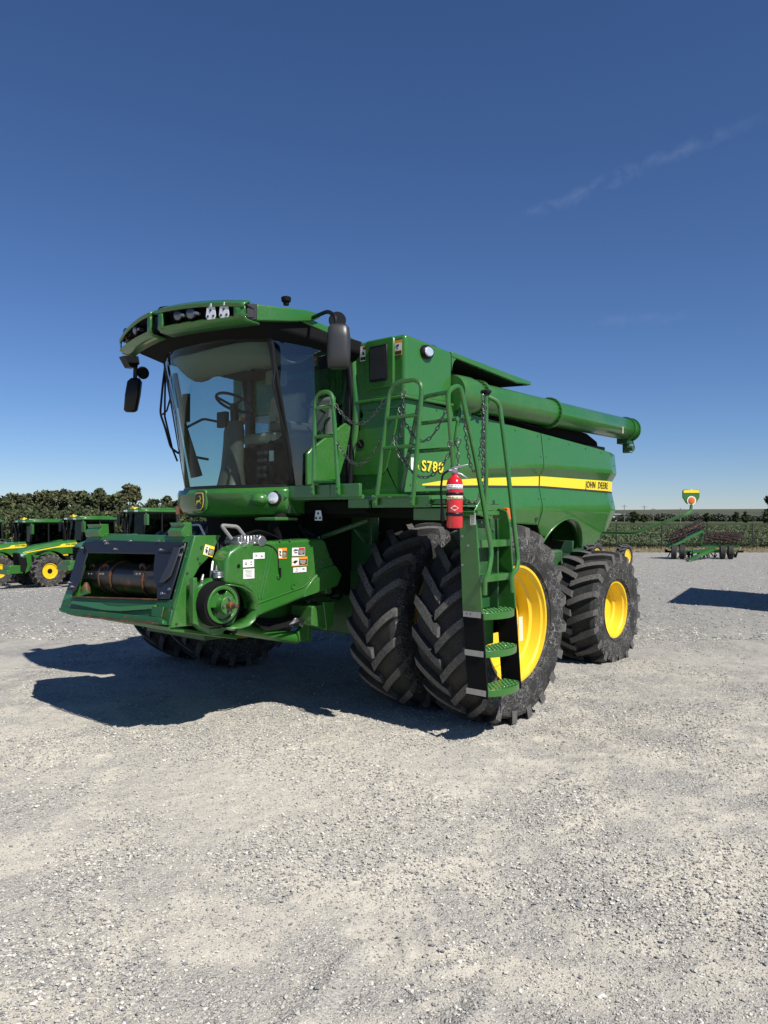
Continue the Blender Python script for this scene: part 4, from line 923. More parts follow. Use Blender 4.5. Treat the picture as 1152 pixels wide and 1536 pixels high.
# lift cylinder & brackets, box
a = sight(352, 942, Y=.62); b = sight(446, 957, Y=.62)
mb = MB(); mb.cyl(a, b, .062, 20); mb.k = 1; mb.cyl(a+(a-b).normalized()*.25, a, .03, 14); mb.k = 0
mb.prism([sight(x, y, Y=.70) for x, y in ((447, 948), (463, 930), (463, 900), (468, 900), (468, 962), (450, 962))], (0, -.05, 0)); mb.build('lift_cylinder', ['green', 'steel'], fh, .004)
mb = MB(); c = sight(440, 935, Y=.74)
for k in range(5): mb.tube(bend([c+Vector((.1-.02*k, 0, -.02)), c+Vector((0, .03, .02+.01*k)), c+Vector((-.12, 0, -.01*k))], .04), .012, 6)
mb.build('cylinder_fitting', 'steel', fh)
mb = MB(); mb.prism([sight(x, y, Y=.88) for x, y in ((468, 910), (492, 904), (491, 944), (467, 938))], (0, -.3, 0)); mb.prism([sight(x, y, Y=.885) for x, y in ((485, 903), (502, 902), (500, 940), (490, 946))], (0, -.1, 0)); mb.build('side_box', 'green', CH, .008)
mb = MB(); mb.tube([sight(463, 900, Y=.7), sight(462, 960, Y=.7)], .02, 6); mb.tube([sight(496, 945, Y=.7), sight(497, 968, Y=.7)], .006, 5); mb.tube(bend([(2.6, .5, .98), (2.0, .5, .88), (1.4, .5, .9)], .2), .05, 8); mb.box(1.3, 2.3, CY-.5, CY+.5, .78, .95); mb.build('feeder_underframe', 'greendark', fh, .01)
p = sight(348, 945, Y=.85); mb = MB(); mb.prism([sight(x, y, Y=.86) for x, y in ((316, 943), (334, 941), (336, 950), (322, 953))], (0, -.12, 0)); mb.prism([sight(x, y, Y=.84) for x, y in ((290, 868), (296, 866), (300, 930), (330, 945), (322, 950), (290, 935))], (0, -.06, 0)); mb.build('sheave_bracket', 'green', fh, .006)
mb = MB()
for k in range(7):
    y_ = .60+.03*k; mb.tube(bend([sight(372+3*k, 926+2*k, Y=y_), sight(400, 930+2.6*k, Y=y_), sight(430, 928+2*k, Y=y_), sight(458, 912+3*k, Y=y_)], .15), random.uniform(.009, .016), 6)
for k in range(4):
    mb.tube(bend([sight(352+3*k, 806, Y=.72), sight(375+4*k, 800-2*k, Y=.66), sight(400+5*k, 806, Y=.6), sight(414+4*k, 812, Y=.5)], .12), .013, 6)
pieces(mb, 'hydraulic_hose', 'black', CH)
mb = MB()
for x_ in (.45, .1, -.35, -.9, -1.5, -2.05, -2.35, -2.9, -3.4, -3.9, -4.3):
    z_ = ztop(x_)-.05; mb.cyl((x_, ysurf(x_, z_)-.002, z_), (x_, ysurf(x_, z_)+.006, z_), .011, 8)
for x_, z_ in ((.55, 2.9), (.55, 2.6), (.55, 2.3), (-2.08, 2.75), (-2.08, 2.2), (-2.22, 2.75), (-2.22, 2.2), (-4.42, 2.75), (-4.40, 2.2)): mb.cyl((x_, ysurf(x_, z_)-.002, z_), (x_, ysurf(x_, z_)+.006, z_), .010, 8)
pieces(mb, 'panel_screw', 'greendark', CH)
# black hose bundle
mb = MB(); mb.tube(bend([sight(418, 813, Y=.45), sight(409, 790, Y=.5), sight(420, 776, Y=.55), sight(442, 779, Y=.5), sight(462, 790, Y=.4)], .12, 8), .055, 12)
for k in range(4): mb.tube(bend([sight(444+3*k, 812, Y=.5), sight(446+3*k, 795, Y=.55), sight(456+k, 784, Y=.5)], .08), .012, 6)
mb.build('hose_bundle', 'blackmatte', CH)
# ---- rear extremity marker on its arm
mb = MB(); A0 = sight(905, 799, Y=1.3); A1 = sight(950, 800, Y=1.95); A2 = sight(1028, 772, Y=2.62); A3 = sight(1036, 768, Y=2.66); A4 = sight(1037, 757, Y=2.66)
mb.tube(bend([A0, A1, A2, A3, A4], .10), .021, 8); arm = mb.build('marker_arm', 'green', CH)
mc_ = sight(1037, 746, Y=2.66); uu = RT; vv = Vector((0, 0, 1))
def disk(pts, th, off): return [mc_+uu*x+vv*z+FW*off for x, z in pts]
mb = MB(); shp = [(-.115, .09), (-.09, .108), (.09, .108), (.115, .09), (.115, .0), (.07, -.075), (.05, -.09), (-.05, -.09), (-.07, -.075), (-.115, .0)]
mb.prism(disk(shp, 0, 0), FW*.03); mb.build('marker_plate', 'green', arm, .004)
mb = MB(); mb.prism(disk([(-.108, .062), (-.108, .09), (-.09, .10), (.09, .10), (.108, .09), (.108, .062)], 0, -.004), FW*.004); mb.build('marker_band', 'stripe', arm)
mb = MB(); c = mc_+vv*-.045; mb.lathe([(0, .062), (.012, .062)], c-FW*.012, FW, 24, True); mb.build('lamp_ring', 'white', arm)
mb = MB(); mb.lathe([(0, .002), (.008, .04), (.02, .05)], c-FW*.030, FW, 24, True); mb.build('amber_marker_lamp', 'amber', arm)
# ================================================================ FIRE EXTINGUISHER
ec = sight(682, 792, Y=2.62); EX = thing('fire_extinguisher', 'red fire extinguisher strapped upright to the handrail of the combine ladder', 'fire extinguisher', (ec.x, ec.y, ec.z))
mb = MB(); mb.lathe([(0, .03), (.0, .062), (.012, .068), (.365, .068), (.40, .058), (.422, .035), (.435, .022), (.455, .02)], ec, (0, 0, 1), 32, True); mb.build('cylinder', 'red', EX)
def eband(z0, z1, r, m, nm, a0=0, a1=2*PI):
    mb = MB(); mb.grid([[ec+Vector((math.cos(a)*r, math.sin(a)*r, z)) for a in np.linspace(a0, a1, 32)] for z in (z0, z1)]); return mb.build(nm, m, EX, thick=.003)
eband(.10, .128, .0715, 'black', 'strap'); eband(.27, .293, .0715, 'black', 'strap')
va = math.atan2(CAM.y-ec.y, CAM.x-ec.x)
eband(.318, .358, .0700, 'white', 'label', va-1.2, va+1.2); eband(.236, .266, .0700, 'cream', 'label', va-1.2, va+1.2)
mb = MB(); R = random.Random(3)
def onc(a, z, r=.0722): return ec+Vector((math.cos(va+a)*r, math.sin(va+a)*r, z))
for zz, h in ((.345, .008), (.328, .005), (.246, .012)):
    for a in np.linspace(-.9, .9, 12):
        if R.random() < .75: mb.add([onc(a, zz), onc(a+.09*R.uniform(.6, 1.3), zz), onc(a+.09, zz+h), onc(a, zz+h)], [(0, 1, 2, 3)])
mb.build('label_print', 'ink', EX)
mb = MB(); mb.add([onc(-.5, .165, .0712), onc(0, .142, .0712), onc(.5, .165, .0712), onc(0, .188, .0712)], [(0, 1, 2, 3)]); mb.build('diamond_mark', 'white', EX)
mb = MB(); mb.box(ec.x-.02, ec.x+.02, ec.y-.02, ec.y+.02, ec.z+.45, ec.z+.495); e1 = ec+Vector((0, 0, .475))
mb.prism([e1+RT*a+Vector((0, 0, b)) for a, b in ((-.03, .0), (.11, .045), (.115, .055), (.0, .035), (-.04, .02))], FW*.02); mb.prism([e1+RT*a+Vector((0, 0, b)) for a, b in ((-.02, -.01), (.05, -.02), (.11, -.06), (.105, -.07), (.04, -.035), (-.02, -.025))], FW*.02)
mb.cyl(e1+Vector((0, 0, -.0)), e1+RT*-.05, .012, 10); mb.lathe([(0, .02), (.008, .02)], e1-FW*.02, -FW, 14, True); mb.build('valve_handle', 'steel', EX, .003)
mb = MB(); mb.tube(bend([e1+RT*-.05, e1+RT*-.10+Vector((0, 0, -.03)), e1+RT*-.115+Vector((0, 0, -.15)), e1+RT*-.105+Vector((0, 0, -.30))], .05), .009, 8); mb.tube([e1+RT*-.105+Vector((0, 0, -.29)), e1+RT*-.10+Vector((0, 0, -.42))], [.011, .02], 10); mb.build('discharge_hose', 'blackmatte', EX)
mb = MB(); mb.box(ec.x-.12, ec.x-.06, ec.y-.10, ec.y-.02, ec.z+.05, ec.z+.38); mb.build('mounting_bracket', 'black', EX, .006)
print('combine done', len(bpy.data.objects))
#@@PART2
# ================================================================ GROUND
def fbm(x, y, scale, octs=4, seed=0, gain=.5):
    out = np.zeros_like(x); amp = 1.; tot = 0
    for o in range(octs):
        X = x*scale*2**o+seed*17.3+o*31.7; Y = y*scale*2**o+seed*7.9+o*11.1
        i = np.floor(X).astype(np.int64); j = np.floor(Y).astype(np.int64); fx = X-i; fy = Y-j; fx = fx*fx*(3-2*fx); fy = fy*fy*(3-2*fy)
        def h(a, b):
            n = (a*374761393+b*668265263+seed*9176+o*1013) & 0xffffffff; n = ((n ^ (n >> 13))*1274126177) & 0xffffffff; return ((n ^ (n >> 16)) & 0xffff)/65535.
        v = (h(i, j)*(1-fx)+h(i+1, j)*fx)*(1-fy)+(h(i, j+1)*(1-fx)+h(i+1, j+1)*fx)*fy
        out += amp*v; tot += amp; amp *= gain
    return out/tot
def fast_mesh(name, verts, faces, m, mi=None, smooth=False, nper=4):
    me = bpy.data.meshes.new(name); nv = len(verts); nf = len(faces)
    me.vertices.add(nv); me.vertices.foreach_set('co', np.asarray(verts, np.float32).ravel())
    me.loops.add(nf*nper); me.loops.foreach_set('vertex_index', np.asarray(faces, np.int32).ravel())
    me.polygons.add(nf); me.polygons.foreach_set('loop_start', np.arange(nf, dtype=np.int32)*nper)
    for q in (m if isinstance(m, (list, tuple)) else [m]): me.materials.append(q)
    if mi is not None: me.polygons.foreach_set('material_index', np.asarray(mi, np.int32))
    me.polygons.foreach_set('use_smooth', np.full(nf, smooth))
    me.update(calc_edges=True); me.validate()
    o = bpy.data.objects.new(name, me); COL.objects.link(o); return o
RTn = np.array(RT[:]); FWn = np.array(FW[:]); Cn = np.array([CAM.x, CAM.y, 0])
def relief(x, d):
    """small relief of the gravel lot, x right / d ahead of the photographer"""
    W = Cn[None, :2]*0
    wx = CAM.x+x*RT.x+d*FW.x; wy = CAM.y+x*RT.y+d*FW.y
    near = 1-sstep(14, 40, d)
    u = (fbm(wx, wy, .45, 3, 1)-.5)*.07*near
    # wheel ruts curving across the lot
    rut = fbm(wx*.25+wy*.18, wy*.9-wx*.5, 1.1, 4, 2); u = u+(rut-.5)*.030*near
    fine = fbm(wx, wy, 9, 4, 3, .6); u = u+(fine-.5)*.026*near
    grit = fbm(wx, wy, 45, 3, 5, .7); mask = sstep(.42, .62, fbm(wx, wy, 1.2, 4, 6)); u = u+(grit-.5)*.027*near*(.25+.75*mask)
    tr = np.zeros_like(wx)                     # tyre tracks pressed into the dust, with lug marks
    for (ax, ay, bx, by, cv) in ((9.5, 1.5, 2.0, 9.0, .9), (11.3, 2.6, 3.6, 10.4, .9), (4.0, 4.2, 12.0, 4.9, -.6)):
        L_ = math.hypot(bx-ax, by-ay); ux, uy = (bx-ax)/L_, (by-ay)/L_; q = (wx-ax)*ux+(wy-ay)*uy; e = -(wx-ax)*uy+(wy-ay)*ux+cv*np.sin(q/L_*3.1)+.10*(fbm(wx, wy, 1.5, 2, 8)-.5)
        inn = sstep(.27, .20, np.abs(e))*sstep(-1, .5, q)*sstep(L_+1, L_-.5, q); tr -= inn*.018; tr += inn*.022*sstep(.15, .6, np.sin((q+np.abs(e)*1.1)*2*PI/.21))*(fbm(wx, wy, 2.2, 3, 12) > .46); tr += .020*np.exp(-((np.abs(e)-.30)/.05)**2)*(q > 0)*(q < L_)
    u = u+tr*near
    # keep it flat under the tyres
    dm = np.minimum.reduce([np.hypot((wx-a)/.8, (wy-b)/.6) for a, b in ((FX, 2.2), (FX, 1.37), (FX, -1.93), (FX, -2.76), (RX, 1.58), (RX, -2.14))])
    k = 1-sstep(1.0, .4, dm); return u*(.15+.85*(k))-.004*(1-k)
def spaced(a, b, step, lo, hi, g=1.06):
    c = list(np.arange(a, b, step)); s = step
    while c[-1] < hi: s *= g; c.append(c[-1]+s)
    s = step; L = []; x = a
    while x > lo: s *= g; x -= s; L.append(x)
    return np.array(L[::-1]+c)
def terr(x, d): return terrain(x, d)+relief(x, d)
def sheet(name, xs, ds, m, kind='structure', hf=None):
    X, D = np.meshgrid(xs, ds); H = terr(X, D) if hf is None else hf(X, D)
    P = Cn+X[..., None]*RTn+D[..., None]*FWn; P[..., 2] = H; n = len(xs); r = len(ds)
    i = np.arange(r-1)[:, None]*n+np.arange(n-1)[None]; F = np.stack([i, i+1, i+n+1, i+n], -1).reshape(-1, 4)
    o = fast_mesh(name, P.reshape(-1, 3), F, m, smooth=True); o['kind'] = kind; return o
# gravel
def gravel_mat():
    m = mat('crushed_limestone', (.42, .41, .38), .92, 0, 0, .15); t = NT(m); co = t.co()
    big = t.noise(.22, 5, .6, co); med = t.noise(1.5, 6, .65, co, .5); fin = t.noise(24, 6, .7, co); vf = t.noise(85, 5, .75, co)
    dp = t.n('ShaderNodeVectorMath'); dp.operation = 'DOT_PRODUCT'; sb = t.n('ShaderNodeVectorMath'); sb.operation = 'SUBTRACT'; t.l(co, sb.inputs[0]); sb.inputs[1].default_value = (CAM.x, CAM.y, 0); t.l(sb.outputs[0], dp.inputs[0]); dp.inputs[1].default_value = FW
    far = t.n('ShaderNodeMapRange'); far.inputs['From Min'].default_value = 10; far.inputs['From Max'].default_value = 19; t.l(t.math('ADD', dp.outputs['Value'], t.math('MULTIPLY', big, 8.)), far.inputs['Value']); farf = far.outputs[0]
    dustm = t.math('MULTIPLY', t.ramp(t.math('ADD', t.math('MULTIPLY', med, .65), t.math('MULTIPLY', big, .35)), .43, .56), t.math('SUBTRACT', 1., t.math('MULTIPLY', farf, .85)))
    bl = t.n('ShaderNodeVectorMath'); bl.operation = 'DISTANCE'; t.l(co, bl.inputs[0]); bl.inputs[1].default_value = V(-.6, 5.6)
    pale = t.ramp(t.math('ADD', bl.outputs['Value'], t.math('MULTIPLY', med, 1.6)), .0, 1.); mr = t.n('ShaderNodeMapRange'); mr.inputs['From Min'].default_value = 3.6; mr.inputs['From Max'].default_value = 1.6; t.l(t.math('ADD', bl.outputs['Value'], t.math('MULTIPLY', med, 2.0)), mr.inputs['Value'])
    dustm = t.math('MAXIMUM', dustm, t.math('MULTIPLY', mr.outputs[0], .8))
    c = t.mix(dustm, (.345, .338, .312), (.60, .56, .465))
    st = t.n('ShaderNodeTexVoronoi'); st.inputs['Scale'].default_value = 42; t.l(co, st.inputs['Vector'])
    st2 = t.n('ShaderNodeTexVoronoi'); st2.inputs['Scale'].default_value = 95; t.l(co, st2.inputs['Vector'])
    st3 = t.n('ShaderNodeTexVoronoi'); st3.inputs['Scale'].default_value = 11; t.l(co, st3.inputs['Vector'])
    sc = t.ramp(st.outputs['Color'], .1, .9, (.22, .215, .205, 1), (.62, .595, .53, 1)); sc2 = t.ramp(st2.outputs['Color'], .1, .9, (.20, .195, .19, 1), (.66, .61, .52, 1)); sc3 = t.ramp(st3.outputs['Color'], .2, .8, (.20, .195, .185, 1), (.50, .48, .43, 1))
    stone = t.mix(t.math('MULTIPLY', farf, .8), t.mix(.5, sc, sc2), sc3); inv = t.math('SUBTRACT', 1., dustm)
    c = t.mix(t.math('ADD', t.math('MULTIPLY', inv, .5), .08), c, stone)
    c = t.mix(t.math('MULTIPLY', t.ramp(vf, .28, .44, (1, 1, 1, 1), (0, 0, 0, 1)), .45), c, (.15, .14, .13))  # low spots of the fine noise darkened: crevice shade put into the colour
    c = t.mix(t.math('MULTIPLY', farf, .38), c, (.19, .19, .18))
    t.l(c, t.b.inputs['Base Color'])
    e = t.math('SUBTRACT', 1., t.ramp(st.outputs['Distance'], .0, .75)); e2 = t.math('SUBTRACT', 1., t.ramp(st2.outputs['Distance'], .0, .75))
    hgt = t.math('ADD', t.math('MULTIPLY', t.math('MULTIPLY', e, inv), .7), t.math('ADD', t.math('MULTIPLY', t.math('MULTIPLY', e2, inv), .4), t.math('ADD', t.math('MULTIPLY', fin, .5), t.math('MULTIPLY', vf, .65))))
    t.bump(hgt, .9, .016); return m
GM = gravel_mat()
xs = spaced(-4.8, 5.8, .022, -260, 320, 1.07); ds = spaced(2.3, 9.5, .022, -25, 41.5, 1.03); ds = np.append(ds[ds < 41.3], 41.5)
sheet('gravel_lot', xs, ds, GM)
def field_mat(name, a, b, c_, sc):
    m = mat(name, a, .95, 0, 0, .1); t = NT(m); k = t.noise(sc, 6, .7); k2 = t.noise(sc*.12, 4, .6)
    t.l(t.mix(t.ramp(k2, .4, .65), t.mix(t.ramp(k, .35, .65), a, b), c_), t.b.inputs['Base Color']); t.bump(k, .8, .05); return m
DG = field_mat('dry_grass_soil', (.16, .13, .08), (.26, .22, .14), (.12, .12, .06), 5)
FG = field_mat('field_soil', (.040, .062, .022), (.07, .095, .035), (.065, .08, .035), 2)
xs2 = spaced(-60, 60, 1.2, -400, 900, 1.12)
sheet('grass_verge', xs2, np.array([41.5, 42.5, 44, 46, 48]), DG)
def fieldh(x, d): return terrain(x, 40+0*d)*1.0+.0*d
sheet('field', xs2, np.concatenate([np.linspace(48, 120, 20), np.geomspace(130, 1500, 24)]), FG, hf=lambda x, d: terrain(x, d))
HM = field_mat('far_hill', (.045, .058, .04), (.075, .085, .06), (.10, .10, .07), .02)
sheet('hills', np.linspace(-500, 900, 90), np.array([420., 520, 640, 800, 1000, 1200, 1450]), HM, hf=lambda x, d: sstep(420, 900, d)*(7+7*fbm(x, d, .004, 3, 9))-.5)
# stones
def stones(n, name, xr, dr, smin, smax, m, clump=True, seed=3, power=2.6, lo=.10):
    r = np.random.default_rng(seed); N = n*4
    d = dr[0]+(dr[1]-dr[0])*r.random(N)**1.5; x = (r.random(N)*(xr[1]-xr[0])+xr[0])
    x = x*(.35+d/dr[1]*.65)
    wx = CAM.x+x*RT.x+d*FW.x; wy = CAM.y+x*RT.y+d*FW.y
    p = sstep(.42, .66, fbm(wx, wy, 1.2, 4, 6))*(1-lo)+lo
    keep = r.random(N) < p; x, d = x[keep][:n], d[keep][:n]; n = len(x)
    s = smin+(smax-smin)*r.random(n)**power
    base = np.array([(1, 0, 0), (-1, 0, 0), (0, 1, 0), (0, -1, 0), (0, 0, 1), (0, 0, -1), (.6, .6, .5), (-.6, .6, .5), (.6, -.6, .5), (-.6, -.6, .5)])
    bf = np.array([(4, 6, 2), (4, 2, 7), (4, 7, 1), (4, 1, 9), (4, 9, 3), (4, 3, 8), (4, 8, 0), (4, 0, 6), (6, 0, 2), (7, 2, 1), (9, 1, 3), (8, 3, 0), (5, 2, 0), (5, 1, 2), (5, 3, 1), (5, 0, 3)])
    B = base[None]*(.75+.5*r.random((n, 10, 1))); B = B*(s[:, None, None]*np.stack([.7+.6*r.random(n), .6+.5*r.random(n), .4+.4*r.random(n)], -1)[:, None])
    a = r.random(n)*2*PI; ca, sa = np.cos(a), np.sin(a); tl = (r.random(n)-.5)*.9; ct, st_ = np.cos(tl), np.sin(tl)
    X, Y, Z = B[..., 0], B[..., 1], B[..., 2]; Y, Z = Y*ct[:, None]-Z*st_[:, None], Y*st_[:, None]+Z*ct[:, None]; X, Y = X*ca[:, None]-Y*sa[:, None], X*sa[:, None]+Y*ca[:, None]
    P = Cn+x[:, None]*RTn+d[:, None]*FWn; h = terr(x, d)
    Vv = np.stack([X+P[:, None, 0], Y+P[:, None, 1], Z+(h+s*.30)[:, None]], -1).reshape(-1, 3)
    F = (bf[None]+(np.arange(n)*10)[:, None, None]).reshape(-1, 3)
    mi = np.repeat(r.integers(0, len(m), n), len(bf))
    o = fast_mesh(name, Vv, F, m, mi, nper=3); o['kind'] = 'stuff'; return o
SMt = []
for i, c in enumerate(((.47, .45, .395), (.34, .332, .31), (.22, .22, .22), (.58, .555, .50), (.41, .395, .35))):
    q = mat('stone_%d' % i, c, .9, 0, 0, .2); t = NT(q); t.bump(t.noise(120, 4), .4, .003); SMt.append(q)
o = stones(260000, 'gravel_stones', (-4.8, 5.2), (2.4, 9), .0014, .0065, SMt, seed=9, lo=.55, power=2.0); o = stones(120000, 'gravel_stones', (-5.5, 6.0), (2.4, 14), .0025, .0125, SMt, seed=3, lo=.14); o = stones(60000, 'gravel_stones', (-24, 24), (12, 38), .006, .024, SMt, seed=13, lo=.5); tag(o, 'loose crushed limestone scattered over the lot', None)
o = stones(1500, 'gravel_lumps', (-5.5, 6.0), (2.4, 12), .008, .017, SMt, seed=5, power=2.0)
# ================================================================ FIELD, FENCE, FAR THINGS
def leaf_cloud(pts, size, r, aspect=.7):
    n = len(pts); a = r.normal(size=(n, 3)); a /= np.linalg.norm(a, axis=1)[:, None]; b = r.normal(size=(n, 3)); b = np.cross(a, b); b /= np.linalg.norm(b, axis=1)[:, None]+1e-9
    s = size*(.6+.8*r.random(n)); a = a*s[:, None]; b = b*(s*aspect)[:, None]
    Vv = np.stack([pts-a-b*.4, pts+b*.8-a*.2, pts+a+b*.1, pts-b*.8+a*.1], 1).reshape(-1, 3)
    return Vv, np.arange(n*4).reshape(-1, 4)
def leafmat(name, a, b):
    m = mat(name, a, .7, 0, 0, .25); t = NT(m); g = t.n('ShaderNodeNewGeometry'); t.l(t.ramp(g.outputs['Random Per Island'], 0, 1, (*a, 1), (*b, 1)), t.b.inputs['Base Color']); return m
CROP = leafmat('soy_leaves', (.036, .062, .022), (.13, .155, .07))
r = np.random.default_rng(21); N = 150000; d = 48.3+110*r.random(N)**1.7; x = -12+(d*.56+16)*r.random(N)
P = Cn+x[:, None]*RTn+d[:, None]*FWn; P[:, 2] = .03+.26*r.random(N)*(.7+.4*np.sin(x*8.2))
Vv, F = leaf_cloud(P, .11, r); o = fast_mesh('soybean_crop', Vv, F, CROP); tag(o, 'dark green soybean plants filling the field beyond the fence', 'crop', None, 'stuff')
DRY = leafmat('dry_grass', (.14, .11, .06), (.34, .28, .16)); N = 26000; d = 41.2+6.8*r.random(N); x = -12+56*r.random(N); P = Cn+x[:, None]*RTn+d[:, None]*FWn; P[:, 2] = .02+.12*r.random(N)*sstep(41, 43, d)
Vv, F = leaf_cloud(P, .06, r, .25); o = fast_mesh('dry_grass', Vv, F, DRY); tag(o, 'dry brown grass along the foot of the wire fence', 'grass', None, 'stuff')
WEED = leafmat('weeds', (.03, .05, .018), (.07, .09, .035)); N = 22000; x = 6+38*r.random(N); d = 46.9+.9*r.random(N); P = Cn+x[:, None]*RTn+d[:, None]*FWn; P[:, 2] = .35*r.random(N)*(.4+fbm(x, d, 1.2, 3, 4))
Vv, F = leaf_cloud(P, .08, r, .5); o = fast_mesh('weeds', Vv, F, WEED); tag(o, 'green weeds growing through the bottom of the wire fence', 'weeds', None, 'stuff')
M['post'] = mat('black_fence_post', (.02, .022, .02), .6)
fd = 46.; FE = thing('wire_fence', 'long black wire mesh fence with thin posts between the gravel lot and the field', 'fence', V(20, fd))
for k in range(-9, 9):
    x = (924.6-576+68*k)/FPX*fd
    mb = MB(); mb.cyl(V(x, fd, 0), V(x, fd, 1.58), .045, 8); mb.build('post', 'post', FE)
mb = MB(); x0, x1 = (924.6-576-68*9)/FPX*fd, (924.6-576+68*8)/FPX*fd
mb.cyl(V(x0, fd, 1.53), V(x1, fd, 1.53), .032, 6); mb.build('top_rail', 'post', FE)
Vs = []; Fs = []; k = 0; sp = .085; hgt = 1.48
for s in (-1, 1):
    for xx in np.arange(x0-2, x1+2, sp):
        a = V(xx, fd-.03, .04); b = V(xx+s*hgt, fd-.03, .04+hgt)
        if min(xx, xx+s*hgt) < x0 or max(xx, xx+s*hgt) > x1: continue
        w = RT*.0030; q = FW*.002; Vs += [a-w, a+w, b+w, b-w]; Fs.append((k, k+1, k+2, k+3)); k += 4
o = fast_mesh('mesh_wire', [tuple(v) for v in Vs], Fs, M['post']); o.parent = FE; o.matrix_parent_inverse = WM[FE.name].inverted()
# trees
BARK = mat('bark', (.09, .075, .06), .9)
LEAFS = [leafmat('oak_leaves', (.028, .042, .015), (.115, .130, .055)), leafmat('olive_leaves', (.036, .048, .017), (.145, .145, .068)), leafmat('dark_leaves', (.022, .034, .013), (.09, .108, .045))]
def tree(name, x, d, base, h, w, seed, label, lm=0, n=7000, group=None, dens=1, trunk=.35, leaf=None):
    r = np.random.default_rng(seed); loc = V(x, d, base); T = thing(name, label, 'tree', loc, 0, group); o3 = np.array(loc[:])
    mb = MB(); rr = random.Random(seed); top = Vector(loc)+Vector((0, 0, h*trunk)); mb.tube([Vector(loc), Vector(loc)+Vector((.1, 0, h*trunk*.5)), top], [h*.035, h*.026, h*.02], 8)
    lobes = []
    for k in range(int(30*dens)):
        a = rr.uniform(0, 2*PI); u = rr.random()**.6; z = rr.uniform(trunk*.75, .93); shape = math.sin(PI*min(1, (z-trunk*.55)/(1.06-trunk*.55)))**.6
        c = Vector(loc)+Vector((math.cos(a)*u*w*.42*shape, math.sin(a)*u*w*.42*shape, z*h)); lobes.append((c, rr.uniform(.06, .17)*w))
        mid = top.lerp(c, .5)+Vector((0, 0, -.05*h)); mb.tube([top+Vector((0, 0, -.1*h*rr.random())), mid, c], [h*.012, h*.008, h*.003], 5)
    mb.build('trunk', BARK, T)
    pts = []; per = n//len(lobes)
    for c, rad in lobes:
        v = r.normal(size=(per, 3)); v /= np.linalg.norm(v, axis=1)[:, None]; q = r.random(per)**.5
        nz = .62+.75*fbm(v[:, 0]*2+seed, v[:, 1]*2+v[:, 2], 2.2, 3, seed % 50)
        pts.append(np.array(c[:])+v*(rad*q*nz)[:, None]*np.array([1, 1, .78]))
    pts = np.concatenate(pts); Vv, F = leaf_cloud(pts, leaf or w*.018, r)
    o = fast_mesh('crown', Vv, F, LEAFS[lm]); o.parent = T; o.matrix_parent_inverse = WM[T.name].inverted(); return T
places = ['partly cut by the left edge of the photo', 'second from the left edge', 'third from the left edge', 'above the second tractor cab', 'in the middle of the row', 'with the highest domed crown above the third tractor', 'to the right of the highest dome', 'with thinner foliage just left of the sky gap', 'sparse and open, just right of the sky gap', 'sparse, with ragged twigs, beside the combine cab', 'low and rounded, half hidden by the combine cab']
tr = [(6, 738, 66, 0), (38, 742, 60, 1), (68, 741, 56, 0), (96, 733, 52, 1), (121, 740, 50, 2), (147, 734, 56, 0), (170, 738, 46, 1), (189, 731, 40, 1), (222, 742, 30, 2), (246, 741, 30, 2), (266, 752, 34, 0)]
for i, (px, top, wpx, lm) in enumerate(tr):
    d = 92+(i*37 % 5)*3.5; x = (px-576)/FPX*d; base = -1.35; h = CAM.z+(HY-top)/FPX*d-base
    tree('oak_tree', x, d, base, h*(1.0+.05*((i*7) % 3)), wpx/FPX*d*(1.15+.12*((i*5) % 3)), 40+i, 'olive green tree behind the parked tractors, '+places[i], lm, 9000 if i < 8 else 3600, 'trees behind the parked tractors', 1 if i < 8 else .7, .28, .26 if i < 8 else .22)
# low undergrowth joining the trunks
r = np.random.default_rng(5); N = 46000; x = -56+36*r.random(N); d = 84+14*r.random(N); P = Cn+x[:, None]*RTn+d[:, None]*FWn; P[:, 2] = -1.4+4.6*r.random(N)*(.5+.8*fbm(x, d, .4, 3, 7))
Vv, F = leaf_cloud(P, .2, r); o = fast_mesh('undergrowth', Vv, F, LEAFS[2]); tag(o, 'dark undergrowth filling in below the trees behind the tractors', 'undergrowth', None, 'stuff')
# far tree line on the right
pts = []
r = np.random.default_rng(8)
for k in range(640):
    d = r.uniform(300, 380); x = r.uniform(-120, 330); hh = r.uniform(.6, 1.7)*(1.3 if x < 140 else 1); c = Cn+x*RTn+d*FWn; n = 420
    v = r.normal(size=(n, 3)); v /= np.linalg.norm(v, axis=1)[:, None]; pts.append(c+v*np.array([1.2, 1.2, .8])*hh*1.25*(r.random((n, 1))**.4)+np.array([0, 0, hh*.7]))
Vv, F = leaf_cloud(np.concatenate(pts), .45, r); o = fast_mesh('tree_line', Vv, F, leafmat('far_leaves', (.035, .048, .030), (.10, .105, .07))); tag(o, 'far low line of trees and bushes along the back of the field', 'tree line', None, 'stuff')
for i, (px, top, wpx, d, lb) in enumerate(((950, 768, 15, 230, 'dark rounded tree next to the white building beyond the field'), (966, 770, 12, 235, 'dark bushy tree right of the rounded tree by the white building'), (1061, 769, 10, 260, 'single taller tree standing above the far tree line'), (1104, 768, 12, 240, 'dark bush-like tree in the far tree line, left of the tall edge tree'), (1118, 768, 11, 245, 'round dark tree in the far tree line next to the tall edge tree'), (1156, 742, 32, 170, 'taller dark tree cut by the right edge of the photo'))):
    x = (px-576)/FPX*d; tree('field_tree', x, d, 0, CAM.z+(HY-top)/FPX*d, wpx/FPX*d*1.3, 80+i, lb, 2, 2600, 'trees beyond the field', .7, .15, .30)
